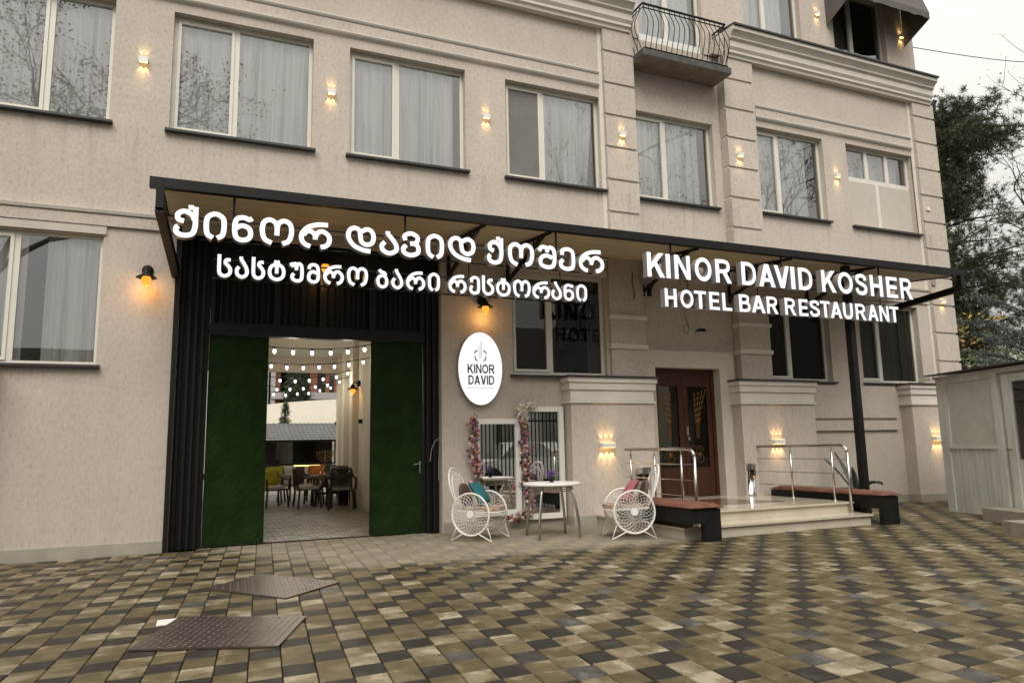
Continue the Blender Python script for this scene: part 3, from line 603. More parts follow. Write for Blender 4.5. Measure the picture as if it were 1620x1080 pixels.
# entrance door
fd = MB(); fd.box(7.55, 7.62, .17, .25, .33, 2.69); fd.box(8.93, 9.0, .17, .25, .33, 2.69); fd.box(7.62, 8.93, .17, .25, 2.58, 2.69)
door = fd.build('entrance_door', 'wood', H); door['label'] = 'double door of dark red wood with ironwork glass'
def leaf(x0, x1, hand):
    l = MB(); q = 0.10
    l.box(x0, x0 + q, .19, .235, .335, 2.575); l.box(x1 - q, x1, .19, .235, .335, 2.575); l.box(x0 + q, x1 - q, .19, .235, 2.36, 2.575); l.box(x0 + q, x1 - q, .19, .235, .335, .86)
    l.box(x0 + q + .02, x1 - q - .02, .182, .19, .40, .80)
    l.build('door_leaf', 'wood', door)
    MB().box(x0 + q, x1 - q, .215, .22, .86, 2.36).build('door_pane', 'glassdoor', door)
    o_ = MB(); cx = (x0 + x1) / 2; s = hand
    for k in range(4):         # ears of wheat
        pts = [(cx - s * 0.02 + s * 0.02 * k, .205, 1.40)]
        for u in range(1, 9):
            t = u / 8; pts.append((cx - s * (-.02 * k + 0.02) - s * (0.20 - .07 * k) * t ** 2.2, .205, 1.40 + 0.88 * t * (1 - .03 * k)))
        o_.tube(pts, .006, 5)
        for p in pts[3:]:
            for e in (-1, 1): o_.tube([p, (p[0] + e * .028, .205, p[2] + .035)], [.008, .002], 4)
    for cy, r, dr in ((1.16, .10, 1), (1.02, .13, -1), (1.72, .06, 1)):   # scrolls
        pts = [(cx + dr * (r * (1 - .75 * q_ / 20)) * math.cos(q_ * .42), .205, cy + (r * (1 - .75 * q_ / 20)) * math.sin(q_ * .42)) for q_ in range(21)]
        o_.tube(pts, .006, 5)
    o_.lathe([(0, -.01), (.035, -.005), (.035, .005), (0, .01)], (cx, .20, 1.10), 12, axis='y')
    o_.build('wheat_ironwork', 'brass', door)
leaf(7.625, 8.27, 1); leaf(8.28, 8.925, -1)
MB().box(8.31, 8.36, .165, .19, 1.45, 1.62).box(8.31, 8.36, .13, .15, 1.36, 1.42).box(8.325, 8.345, .14, .19, 1.38, 1.41).build('door_handle', 'steel', door)

# ================================================================== canopy
YC = -1.78
CN = thing('entrance_canopy', 'black steel canopy with pale board soffit over gate and entrance', 'canopy', (0, 0, 4.5))
MB().box(-0.68, 13.72, YC, YC + .10, 4.45, 4.575).build('front_beam', 'black', CN)
MB().box(-0.60, 13.62, -.06, -.002, 4.64, 4.74).build('wall_beam', 'black', CN)
for x in (-0.60, 13.56): MB().bar((x + .03, YC + .10, 4.50), (x + .03, -.06, 4.67), .06, .09).build('end_rafter', 'black', CN)
nb = 12; yb0, yb1 = YC + .10, -.06
for i in range(nb):
    a = i / nb; b = (i + 1) / nb
    y0, y1 = yb0 + (yb1 - yb0) * a + .005, yb0 + (yb1 - yb0) * b - .005; z0, z1 = 4.47 + .17 * a, 4.47 + .17 * b
    for xa, xb in ((-0.53, 4.2), (4.204, 9.0), (9.004, 13.56)):
        MB().add([(xa, y0, z0), (xb, y0, z0), (xb, y1, z1), (xa, y1, z1), (xa, y0, z0 + .015), (xb, y0, z0 + .015), (xb, y1, z1 + .015), (xa, y1, z1 + .015)],
                 [(0, 1, 2, 3), (7, 6, 5, 4), (0, 4, 5, 1), (2, 6, 7, 3), (0, 3, 7, 4), (1, 5, 6, 2)]).build('soffit_board', 'board', CN)
MB().add([(-0.64, YC + .1, 4.52), (13.68, YC + .1, 4.52), (13.68, -.005, 4.76), (-0.64, -.005, 4.76)], [(0, 1, 2, 3)]).build('roof_sheet', 'rooftile', CN)
def bracket(x, zf=4.08, truss=True, big=False):
    b = MB(); wd = 0.05 if not big else 0.09
    if big:
        b.box(x - .045, x + .045, YC + .0, YC + .09, 4.20, 4.45)
        b.bar((x, YC + .045, 4.21), (x + (.15 if x < 0 else -.05), -.02, zf - .06), .10, .12)
    else:
        b.box(x - .025, x + .025, -.05, -.003, zf - .1, 4.64)
        b.bar((x, -.05, zf), (x, YC + .35, 4.47), .05, .05); b.bar((x, -.05, 4.60), (x, YC + .1, 4.45), .04, .04)
        for u in (0.35, 0.55, 0.75):
            yy = -.05 + (YC + .40) * u; b.bar((x, yy, zf + (4.47 - zf) * u * .97), (x, yy, 4.60 - .15 * u), .025, .025)
    b.build('bracket', 'black', CN)
bracket(-0.56, 3.86, big=True); bracket(13.62, 4.12, big=True)
for x in (3.62, 4.67, 7.36, 9.35, 11.35): bracket(x)
MB().box(-0.42, -0.36, -.05, -.002, 0.0, 4.7).build('wall_post', 'black', CN)
# black post standing beside the right bench
pst = MB(); pst.box(10.70, 10.82, -1.60, -1.48, -.02, 4.46); pst.build('support_post', 'black', CN)

# ================================================================== letter signs
def catmull(pts, n=6):
    P = [Vector((p[0], p[1])) for p in pts]; P = [P[0] * 2 - P[1]] + P + [P[-1] * 2 - P[-2]]; o = []
    for i in range(1, len(P) - 2):
        for k in range(n):
            t = k / n; a, b, c, d = P[i - 1:i + 3]
            o.append(0.5 * ((2 * b) + (c - a) * t + (2 * a - 5 * b + 4 * c - d) * t * t + (3 * b - a - 3 * c + d) * t ** 3))
    o.append(P[-2]); return o
def ribbon(mb, pts, w, yf, yb):
    n = len(pts); L = []; Rr = []
    for i, p in enumerate(pts):
        d = (pts[min(i + 1, n - 1)] - pts[max(i - 1, 0)]).normalized(); q = Vector((-d.y, d.x)) * w / 2; L.append(p + q); Rr.append(p - q)
    vs = [(p.x, yf, p.y) for p in L + Rr] + [(p.x, yb, p.y) for p in L + Rr]; N = 2 * n
    ff = [(i, i + 1, n + i + 1, n + i) for i in range(n - 1)]
    mb.add(vs, ff, 0)
    sf = [(i, i + 1, N + i + 1, N + i) for i in range(n - 1)] + [(n + i, n + i + 1, N + n + i + 1, N + n + i) for i in range(n - 1)] + [(0, n, N + n, N), (n - 1, 2 * n - 1, N + 2 * n - 1, N + n - 1)] + [(N + i, N + i + 1, N + n + i + 1, N + n + i) for i in range(n - 1)]
    k = len(mb.v) - len(vs); mb.f += [tuple(a + k for a in f_) for f_ in sf]; mb.m += [1] * len(sf)
G = {
 'i': [[(.30, .07), (.14, .20), (.10, .5), (.14, .80), (.36, .93), (.58, .80), (.62, .5), (.58, .20), (.43, .07)]],
 'n': [[(.66, .90), (.56, .84), (.40, .90), (.20, .86), (.11, .70), (.10, .40), (.16, .16), (.36, .08), (.56, .16), (.62, .34), (.56, .52), (.38, .60), (.22, .56), (.14, .48)]],
 'o': [[(.40, .07), (.18, .20), (.10, .5), (.14, .80), (.32, .92), (.50, .83), (.56, .64), (.56, .36)], [(.56, .64), (.62, .83), (.80, .92), (.98, .80), (1.02, .5), (.94, .20), (.74, .07)]],
 'r': [[(.92, .93), (.60, .91), (.30, .78), (.12, .52), (.12, .28), (.22, .14), (.38, .07)], [(.16, .48), (.28, .63), (.42, .62), (.52, .50), (.53, .34)], [(.53, .44), (.62, .62), (.78, .66), (.95, .50), (.96, .28), (.86, .13), (.70, .07)]],
 'd': [[(.84, .08), (.58, .11), (.28, .26), (.11, .54), (.14, .82), (.30, .93), (.46, .85), (.50, .62), (.54, .42), (.70, .32), (.88, .40), (.94, .62), (.88, .84), (.72, .92), (.54, .82)]],
 'a': [[(.30, .93), (.31, .82), (.46, .62), (.58, .42), (.58, .20), (.36, .07), (.14, .17), (.10, .36), (.20, .50)]],
 'v': [[(.17, .64), (.14, .82), (.36, .93), (.58, .83), (.60, .66), (.50, .55), (.34, .52)], [(.48, .54), (.62, .42), (.61, .18), (.36, .07), (.13, .15), (.10, .33), (.20, .45)]],
 'q': [[(.44, .93), (.60, .93)], [(.66, .96), (.66, .60), (.66, .36), (.58, .14), (.34, .07), (.12, .14), (.10, .28), (.16, .34)], [(.32, .50), (.16, .54), (.14, .70), (.32, .80), (.54, .72), (.64, .56)]],
 'S': [[(.08, .74), (.18, .90), (.32, .92), (.40, .84), (.41, .70)], [(.41, .80), (.50, .92), (.64, .88), (.70, .70), (.70, .36), (.62, .13), (.40, .07), (.17, .16), (.13, .36), (.24, .52), (.42, .56), (.62, .48)]],
 'e': [[(.17, .66), (.16, .84), (.38, .93), (.58, .84), (.62, .62), (.62, .32), (.56, .13), (.34, .07), (.13, .15), (.10, .34), (.20, .46)]],
 's': [[(.10, .96), (.10, .60), (.12, .20), (.30, .07), (.50, .16), (.54, .36), (.44, .52), (.34, .62), (.38, .74), (.54, .76)]],
 't': [[(.40, .80), (.18, .70), (.10, .45), (.17, .18), (.40, .07), (.63, .18), (.70, .45), (.62, .70), (.40, .80)], [(.40, .92), (.40, .60), (.40, .36)], [(.28, .94), (.40, .90), (.52, .94)]],
 'u': [[(.04, .94), (.14, .80), (.26, .92), (.34, .84), (.34, .60)], [(.34, .78), (.46, .92), (.60, .84), (.64, .60), (.62, .18), (.40, .07), (.18, .14), (.12, .30), (.22, .42)]],
 'm': [[(.10, .70), (.18, .88), (.40, .93), (.58, .82), (.62, .55), (.60, .20), (.38, .07), (.14, .16), (.10, .36), (.18, .52), (.36, .58), (.54, .50)]],
 'b': [[(.18, .96), (.26, .84), (.44, .80), (.52, .66)], [(.34, .66), (.15, .56), (.10, .34), (.17, .14), (.34, .07), (.52, .14), (.58, .34), (.52, .56), (.34, .66)]],
}
def geo_letter(ch, x0, x1, z0, z1, w, parent):
    st = [catmull(s, 5) if len(s) > 2 else [Vector(p) for p in s] for s in G[ch]]
    ax = min(p.x for s in st for p in s); bx = max(p.x for s in st for p in s)
    mb = MB(); kx = (x1 - x0 - w) / (bx - ax); kz = (z1 - z0 - w) / .86
    for i, s in enumerate(st):
        pts = [Vector((x0 + w / 2 + (p.x - ax) * kx, z0 + w / 2 + (p.y - .07) * kz)) for p in s]
        ribbon(mb, pts, w, -1.83 - .0012 * i, -1.71 + .001 * i)
    mb.build('letter', ['letter', 'side'], parent)
R1 = [('q', -0.4, -0.13), ('i', -0.07, 0.19), ('n', 0.25, 0.51), ('o', 0.57, 0.98), ('r', 1.04, 1.45), ('d', 1.63, 2.02), ('a', 2.07, 2.33), ('v', 2.36, 2.63), ('i', 2.7, 2.96), ('d', 3.02, 3.42), ('q', 3.59, 3.84), ('o', 3.91, 4.32), ('S', 4.37, 4.68), ('e', 4.72, 4.99), ('r', 5.05, 5.48)]
R2 = [('s', 0.1, 0.27), ('a', 0.3, 0.46), ('s', 0.49, 0.65), ('t', 0.68, 0.89), ('u', 0.93, 1.11), ('m', 1.15, 1.31), ('r', 1.35, 1.61), ('o', 1.65, 1.92), ('b', 2.03, 2.19), ('a', 2.23, 2.39), ('r', 2.43, 2.69), ('i', 2.73, 2.9), ('r', 3.02, 3.28), ('e', 3.32, 3.48), ('s', 3.51, 3.69), ('t', 3.72, 3.94), ('o', 3.98, 4.25), ('r', 4.28, 4.56), ('a', 4.58, 4.75), ('n', 4.78, 4.96), ('i', 4.99, 5.17)]
L1 = [('K', 6.25, 6.57), ('I', 6.6, 6.68), ('N', 6.76, 7.06), ('O', 7.15, 7.48), ('R', 7.56, 7.88), ('D', 8.09, 8.39), ('A', 8.45, 8.8), ('V', 8.79, 9.12), ('I', 9.15, 9.24), ('D', 9.32, 9.63), ('K', 9.85, 10.18), ('O', 10.23, 10.59), ('S', 10.65, 10.94), ('H', 11.02, 11.33), ('E', 11.43, 11.71), ('R', 11.79, 12.1)]
L2 = [('H', 6.55, 6.77), ('O', 6.84, 7.09), ('T', 7.11, 7.34), ('E', 7.4, 7.6), ('L', 7.66, 7.85), ('B', 8.0, 8.23), ('A', 8.26, 8.54), ('R', 8.58, 8.82), ('R', 8.97, 9.21), ('E', 9.28, 9.48), ('S', 9.52, 9.75), ('T', 9.77, 9.99), ('A', 10.0, 10.27), ('U', 10.3, 10.53), ('R', 10.6, 10.85), ('A', 10.9, 11.15), ('N', 11.19, 11.42), ('T', 11.45, 11.68)]
GS = thing('lit_letter_sign', 'glowing white two line sign in Georgian letters under the canopy edge', 'sign', (0, -1.75, 3.3))
LS = thing('lit_letter_sign', 'glowing white sign reading KINOR DAVID KOSHER HOTEL BAR RESTAURANT', 'sign', (6.2, -1.75, 3.3))
for ch, a, b in R1: geo_letter(ch, a, b, 3.84, 4.20 + (0.05 if ch in 'q' else 0), .060, GS)
for ch, a, b in R2: geo_letter(ch, a, b, 3.39, 3.655 + (0.03 if ch in 'sa' else 0), .042, GS)
def text_mesh(body, offset=0.02, extr=0.0, size=1.0):
    c = bpy.data.curves.new('t', 'FONT'); c.body = body; c.size = size; c.offset = offset; c.extrude = extr; c.resolution_u = 4; c.align_x = 'CENTER'
    o_ = bpy.data.objects.new('t', c); COL.objects.link(o_)
    bpy.context.view_layer.update(); dg = bpy.context.evaluated_depsgraph_get(); me = bpy.data.meshes.new_from_object(o_.evaluated_get(dg)); bpy.data.objects.remove(o_)
    return [tuple(v.co) for v in me.vertices], [tuple(p.vertices) for p in me.polygons], [p.normal.z for p in me.polygons]
LG = {   # bold sans capitals: convex pieces and strokes (points, width)
 'I': (.20, [[(0, 0), (.2, 0), (.2, 1), (0, 1)]], []),
 'H': (.78, [[(0, 0), (.2, 0), (.2, 1), (0, 1)], [(.58, 0), (.78, 0), (.78, 1), (.58, 1)], [(.2, .42), (.58, .42), (.58, .59), (.2, .59)]], []),
 'E': (.68, [[(0, 0), (.2, 0), (.2, 1), (0, 1)], [(.2, 0), (.68, 0), (.68, .165), (.2, .165)], [(.2, .42), (.63, .42), (.63, .585), (.2, .585)], [(.2, .835), (.67, .835), (.67, 1), (.2, 1)]], []),
 'L': (.64, [[(0, 0), (.2, 0), (.2, 1), (0, 1)], [(.2, 0), (.64, 0), (.64, .165), (.2, .165)]], []),
 'T': (.74, [[(0, .835), (.74, .835), (.74, 1), (0, 1)], [(.27, 0), (.47, 0), (.47, .835), (.27, .835)]], []),
 'N': (.80, [[(0, 0), (.185, 0), (.185, 1), (0, 1)], [(.615, 0), (.80, 0), (.80, 1), (.615, 1)], [(.01, 1), (.20, 1), (.79, 0), (.60, 0)]], []),
 'K': (.86, [[(0, 0), (.2, 0), (.2, 1), (0, 1)], [(.2, .57), (.58, 1), (.84, 1), (.2, .30)], [(.31, .53), (.45, .67), (.86, 0), (.61, 0)]], []),
 'A': (.86, [[(0, 0), (.21, 0), (.54, 1), (.32, 1)], [(.86, 0), (.65, 0), (.32, 1), (.54, 1)], [(.22, .22), (.64, .22), (.58, .38), (.28, .38)]], []),
 'V': (.84, [[(0, 1), (.21, 1), (.53, 0), (.31, 0)], [(.84, 1), (.63, 1), (.31, 0), (.53, 0)]], []),
 'O': (.92, [], [([(.46 + .365 * math.sin(k * math.pi / 16), .5 + .415 * math.cos(k * math.pi / 16)) for k in range(33)], .18)]),
 'D': (.80, [[(0, 0), (.2, 0), (.2, 1), (0, 1)]], [(catmull([(.19, .918), (.38, .918), (.58, .84), (.70, .66), (.70, .34), (.58, .16), (.38, .082), (.19, .082)], 4), .165)]),
 'R': (.86, [[(0, 0), (.2, 0), (.2, 1), (0, 1)], [(.36, .44), (.56, .50), (.86, 0), (.62, 0)]], [(catmull([(.19, .918), (.44, .918), (.64, .87), (.70, .72), (.64, .56), (.44, .495), (.19, .495)], 4), .165)]),
 'B': (.80, [[(0, 0), (.2, 0), (.2, 1), (0, 1)]], [(catmull([(.19, .918), (.44, .918), (.62, .86), (.64, .72), (.58, .58), (.42, .53), (.19, .53)], 4), .165), (catmull([(.19, .53), (.46, .53), (.66, .45), (.71, .30), (.66, .15), (.46, .082), (.19, .082)], 4), .165)]),
 'U': (.78, [], [(catmull([(.1, 1), (.1, .7), (.1, .38), (.18, .15), (.39, .085), (.60, .15), (.68, .38), (.68, .7), (.68, 1)], 4), .195)]),
 'S': (.76, [], [(catmull([(.66, .70), (.60, .86), (.39, .915), (.17, .85), (.13, .70), (.24, .59), (.48, .50), (.64, .40), (.66, .24), (.56, .12), (.37, .085), (.16, .14), (.09, .32)], 4), .175)]),
}
def latin(ch, x0, x1, z0, z1, parent, off=0, yf=-1.83, yb=-1.71, flat=False, mat=None, contrast=1.0, dest=None):
    W_, polys, strokes = LG[ch]; mb = MB(); fx = (x1 - x0) / W_; fz = z1 - z0
    for i, pl_ in enumerate(polys):
        a = yf - .0011 * i; n = len(pl_)
        vs = [(x, a, z) for x, z in pl_] + ([] if flat else [(x, yb, z) for x, z in pl_])
        k = len(mb.v); mb.v += vs; mb.f.append(tuple(k + q for q in range(n))); mb.m.append(0)
        if not flat:
            for q in range(n): mb.f.append((k + q, k + q + n, k + (q + 1) % n + n, k + (q + 1) % n)); mb.m.append(1)
            mb.f.append(tuple(k + n + q for q in range(n - 1, -1, -1))); mb.m.append(1)
    for i, (pts, w_) in enumerate(strokes): ribbon(mb, [Vector(p) for p in pts], w_ * contrast, yf - .0011 * (i + len(polys)), yb if not flat else yf + .001)
    mb.v = [(x0 + v[0] * fx, v[1], z0 + v[2] * fz) for v in mb.v]
    if dest is not None: dest.add(mb.v, mb.f); return
    mb.build('letter', ['letter', 'side'], parent)
for ch, a, b in L1: latin(ch, a, b, 3.865, 4.255, LS)
for ch, a, b in L2: latin(ch, a, b, 3.41, 3.70, LS)
for S_, x0, x1, rods, zz in ((GS, -0.1, 5.4, (0.27, 2.45, 4.75), (4.14, 3.87, 3.64, 3.40)), (LS, 6.5, 12.0, (6.80, 9.09, 11.43), (4.19, 3.93, 3.66, 3.46))):
    for i, z in enumerate(zz):
        MB().tube([(x0 if i < 2 else x0 + .15, -1.69, z), (x1 if i < 2 else x1 - .3, -1.69, z)], .011, 6).build('rail', 'blackmatt', S_)
    for x in rods:
        MB().tube([(x, -1.69, 4.45), (x, -1.69, zz[1])], .016, 6).build('hanger', 'blackmatt', S_)
    for k in range(4):
        x = x0 + .6 + k * (x1 - x0 - 1.2) / 3; MB().tube([(x, -1.69, zz[1]), (x, -1.69, zz[2])], .008, 6).build('strut', 'blackmatt', S_)

# oval sign
OV = thing('oval_lit_sign', 'glowing white oval KINOR DAVID sign on the stucco beside the gate', 'sign', (4.12, -0.1, 2.57))
e = MB(); n = 48; cx, cz, rx, rz_ = 4.12, 2.57, .385, .60
ring = [(cx + rx * math.cos(2 * math.pi * k / n), cz + rz_ * math.sin(2 * math.pi * k / n)) for k in range(n)]
e.extr(ring, 'y', -.11, -.005); fix(e.build('sign_box', 'side', OV))
e = MB(); e.add([(cx + (x - cx) * .985, -.113, cz + (z - cz) * .985) for x, z in ring], [tuple(range(n))]); e.build('sign_face', 'ovalface', OV)
def ptext(body, cx, z, h, wd, mat, off, y=-.117):
    vs, fs, _ = text_mesh(body, off)
    ax = min(v[0] for v in vs); bx = max(v[0] for v in vs); ay = min(v[1] for v in vs); by = max(v[1] for v in vs)
    mb = MB(); mb.add([(cx + ((v[0] - ax) / (bx - ax) - .5) * wd, y, z + (v[1] - ay) / (by - ay) * h) for v in vs], fs); mb.build('lettering', mat, OV)
for wd_, z0_, tw in (('KINOR', 2.487, .47), ('DAVID', 2.307, .445)):
    tot = sum(LG[c][0] for c in wd_) + .10 * (len(wd_) - 1); k_ = tw / tot; xx = cx - tw / 2 + .01; q = MB()
    for c in wd_:
        latin(c, xx, xx + LG[c][0] * k_, z0_, z0_ + .148, OV, yf=-.117, flat=True, dest=q); xx += (LG[c][0] + .10) * k_
    q.build('lettering', 'print', OV)
ptext('BOUTIQUE HOTEL', cx, 2.24, .022, .46, 'greyprint', 0.0)
e = MB()
for x in (4.10, 4.12, 4.14): e.box(x - .0025, x + .0025, -.117, -.116, 2.73, 2.95 + (x - 4.10) * 2)
e.build('lettering', 'greyprint', OV)
e = MB()
for s in (-1, 1):
    pp = catmull([(cx + s * .05, 2.86), (cx + s * .095, 2.83), (cx + s * .10, 2.77), (cx + s * .082, 2.73), (cx + s * .09, 2.71), (cx + s * .06, 2.70), (cx + s * .05, 2.67)], 4)
    for a, b in zip(pp, pp[1:]): e.bar((a.x, -.1165, a.y), (b.x, -.1165, b.y), .001, .022)
e.build('emblem', 'goldprint', OV)

# ================================================================== gateway
GT = thing('gateway', 'black steel gateway with barred transom and open green turf clad leaves', 'gate', (1.57, 0.2, 0))
YG = 0.12
# outer jambs made of ribbed steel
for a, b in ((-0.355, 0.055), (3.245, 3.495)):
    MB().box(a, b, YG + .05, .30, 0, 4.49).build('jamb', 'black', GT)
    n_ = int((b - a) / .085)
    for k in range(n_):
        x = a + .03 + k * (b - a - .05) / n_
        MB().box(x, x + .035, YG - .02 - .02 * (k % 2), YG + .049, 0, 4.48).build('jamb_rib', 'black', GT)
MB().box(0.056, 3.244, YG, .26, 2.99, 3.13).build('transom_beam', 'black', GT)
MB().box(0.056, 3.244, YG + .01, .26, 3.93, 4.49).build('header', 'black', GT)
xs = [0.06, 0.115, 0.93, 1.02, 1.60, 1.70, 2.36, 2.46, 3.18, 3.24]
for a, b in zip(xs[0::2], xs[1::2]): MB().box(a, b, YG + .01, YG + .08, 3.13, 3.93).build('grille_post', 'black', GT)
for a, b in zip(xs[1::2], xs[2::2]):
    MB().box(a, b, YG + .02, YG + .07, 3.131, 3.17).build('grille_rail', 'black', GT)
    k = int((b - a) / .075)
    for i in range(1, k):
        x = a + (b - a) * i / k; MB().box(x - .009, x + .009, YG + .03, YG + .05, 3.17, 3.93).build('grille_bar', 'steel' if 0 else 'black', GT)
MB().box(0.06, 3.24, YG + .17, YG + .18, 3.13, 3.93).build('grille_backing', 'blackmatt', GT)
# leaves: frame, turf facing
for a, b, side in ((0.06, 0.875, 0), (2.40, 3.235, 1)):
    f = MB(); f.box(a, b, YG + .06, YG + .10, .03, 2.985)
    lf = f.build('gate_leaf', 'black', GT); lf['label'] = 'left gate leaf with green turf facing' if side == 0 else 'right gate leaf with green turf facing'
    t_ = MB(); nx_, nz_ = 16, 60; vs = []
    for j in range(nz_ + 1):
        for i in range(nx_ + 1):
            vs.append((a + .015 + (b - a - .045 + .02 * (1 - side)) * i / nx_, YG + .045 - random.uniform(0, .012) - .008 * math.sin(i * .9 + j * .13), .02 + 2.96 * j / nz_ + (random.uniform(-.01, .01) if j in (0, nz_) else 0)))
    t_.add(vs, [(j * (nx_ + 1) + i, j * (nx_ + 1) + i + 1, (j + 1) * (nx_ + 1) + i + 1, (j + 1) * (nx_ + 1) + i) for j in range(nz_) for i in range(nx_)])
    t_.build('turf_facing', 'turf', lf)
MB().tube([(3.17, YG + .02, 1.08), (3.17, YG - .03, 1.08), (3.06, YG - .035, 1.06)], .01, 6).box(3.16, 3.185, YG + .0, YG + .045, .98, 1.12).build('handle', 'steel', GT)
MB().bar((3.165, YG - .0, .92), (3.165, YG - .0, .98), .02, .02).build('lock', 'steel', GT)
# a loop of cable hanging by the jamb
cbl = MB(); cbl.tube(catmull3 if False else [(3.32, .07, 1.10), (3.34, .06, 1.28), (3.40, .05, 1.42), (3.47, .05, 1.46), (3.48, .05, 1.38), (3.46, .06, 1.10), (3.46, .07, .8)], .006, 5)
tag(cbl.build('hanging_cable', 'side'), 'thin loose cable looped on the black gate jamb', 'cable')

# passage behind the gate
PS = thing('gate_passage', 'cream plastered passage walls and ceiling behind the open gate', 'passage', (2, 5, 0))
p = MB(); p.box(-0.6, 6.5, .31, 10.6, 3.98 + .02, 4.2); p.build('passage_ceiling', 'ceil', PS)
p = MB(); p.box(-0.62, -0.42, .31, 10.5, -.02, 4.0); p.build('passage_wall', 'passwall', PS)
pts = [(3.46, .31), (3.27, 3.0), (3.40, 6.0), (3.60, 8.5), (3.80, 11.0)]
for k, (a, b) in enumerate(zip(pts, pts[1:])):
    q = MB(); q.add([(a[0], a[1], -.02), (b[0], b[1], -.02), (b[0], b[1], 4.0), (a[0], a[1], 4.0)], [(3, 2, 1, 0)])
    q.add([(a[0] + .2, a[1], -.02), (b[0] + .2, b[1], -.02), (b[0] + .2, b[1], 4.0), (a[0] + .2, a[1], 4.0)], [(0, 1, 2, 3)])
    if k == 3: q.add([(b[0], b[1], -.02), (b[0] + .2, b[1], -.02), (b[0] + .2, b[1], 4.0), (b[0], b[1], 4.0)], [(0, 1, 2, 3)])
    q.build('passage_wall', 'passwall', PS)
for x, y in ((3.42, 6.3), (3.60, 8.4), (3.80, 10.4)):
    MB().box(x - .14, x + .05, y, y + .38, -.02, 3.99).build('passage_pilaster', 'passwall', PS)
# header wall: closes the building above the gate inside
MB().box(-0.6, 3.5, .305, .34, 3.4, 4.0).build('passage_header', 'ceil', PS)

# ================================================================== wall lamps
def updown(name, x, y, z, wd, hh, dp, power, label, group, up_=True):
    t_ = thing(name, label, 'wall lamp', (x, y, z), group)
    b = MB(); b.box(x - wd / 2, x + wd / 2, y - dp, y - .001, z - hh / 2, z + hh / 2); b.build('housing', 'white', t_)
    l = MB(); l.box(x - wd / 2 + .01, x + wd / 2 - .01, y - dp + .01, y - .02, z - hh / 2 - .004, z - hh / 2 - .001); l.box(x - wd / 2 + .01, x + wd / 2 - .01, y - dp + .01, y - .02, z + hh / 2 + .001, z + hh / 2 + .004); l.build('lens', 'warm', t_)
    n_ = 2 if wd < .2 else 3
    for k in range(n_):
        ox = (k - (n_ - 1) / 2) * wd / n_ * .95
        spot(t_, (ox, -dp * .5, -hh / 2 - .012), (0.0 + ox * 1.6, .20, -1), power, 56, (1, .66, .28), .006)
        spot(t_, (ox, -dp * .5, hh / 2 + .012), (0.0 + ox * 1.6, .24, 1), power * .5, 52, (1, .66, .28), .006)
    return t_
gname = 'small up and down lights on the upper facade'
for x, y, z, lb in ((-0.97, 0, 6.92, 'small wall light between the two leftmost upper windows'), (1.69, 0, 6.92, 'small wall light between the curtained second and third upper windows'), (4.32, 0, 6.96, 'small wall light left of the window with grey screen'),
                    (7.00, -.10, 7.02, 'small wall light on the pilaster below the balcony, left side'), (9.76, -.10, 7.02, 'small wall light on the pilaster right of the balcony'), (12.50, 0, 6.99, 'small wall light left of the three light window'),
                    (12.43, .10, 10.85, 'small wall light on the top floor left of the awning'), (15.12, .10, 10.88, 'small wall light on the top floor right of the awning'), (15.30, -.10, 4.36, 'small wall light on the corner under the canopy end')):
    updown('wall_light', x, y, z, .12, .07, .075, 2.6, lb, gname)
for x, lb in ((6.31, 'wide wall light on the pier left of the entrance railing'), (10.03, 'wide wall light on the pier behind the right railing'), (14.42, 'wide wall light on the pier beside the white shed')):
    updown('wide_wall_light', x, -.28, 1.30, .26, .08, .10, 5.5, lb, 'wide up and down lights on the piers')
def lantern(x, y, z, label, k=1.0):
    t_ = thing('wall_lantern', label, 'wall lantern', (x, y, z), 'amber lanterns with bell shades')
    b = MB(); b.lathe([(.0, 0), (.075, -.0), (.075, -.025), (.05, -.05), (.0, -.06)], (x, y, z + .13), 14, axis='y')
    b.tube([(x, y - .05, z + .13), (x, y - .13, z + .16), (x, y - .19, z + .12), (x, y - .19, z + .06)], .014, 8); b.build('arm', 'blackmatt', t_, smooth=True)
    s_ = MB(); s_.lathe([(.025, .10), (.045, .085), (.045, .05), (.07, .03), (.135, -.01), (.13, -.015), (.06, .015), (.02, .03)], (x, y - .19, z), 20); s_.build('shade', 'blackmatt', t_, smooth=True)
    g_ = MB(); g_.lathe([(.05, .0), (.062, -.03), (.060, -.07), (.035, -.115), (.01, -.135)], (x, y - .19, z), 14); g_.build('amber_glass', 'amberglass', t_, smooth=True)
    c = MB(); c.lathe([(.005, .0), (.018, -.015), (.018, -.04), (.005, -.055)], (x, y - .19, z), 10); c.build('bulb', 'amber2', t_)
    point(t_, (0, -.19, -.16), 3.2 * k, (1, .50, .14), .03); return t_
M['amberglass'] = emit('amber_glass', (1.0, 0.40, 0.05), 1.1)
M['amber2'] = emit('lantern_filament', (1.0, 0.72, 0.3), 30)
lantern(-0.77, 0, 3.70, 'black lantern with amber glass glowing left of the gate')
lantern(4.19, 0, 3.58, 'amber lantern above the oval sign, half hidden by letters')
lantern(1.64, YG + .01, 4.10, 'amber lantern on the dark gate header behind the letters')
lantern(3.38, 6.0, 2.72, 'amber lantern on the cream passage wall', .4).rotation_euler = (0, 0, R(-62))
pl = thing('passage_light', 'small black up and down light on the cream passage wall', 'wall lamp', (3.33, 5.6, 1.95))
MB().box(3.29, 3.37, 5.56, 5.64, 1.90, 2.0).build('housing', 'blackmatt', pl)
spot(pl, (-.05, 0, .07), (.25, .0, 1), 1.5, 30, (1, .8, .5)); spot(pl, (-.05, 0, -.07), (.25, 0, -1), 3, 30, (1, .8, .5))

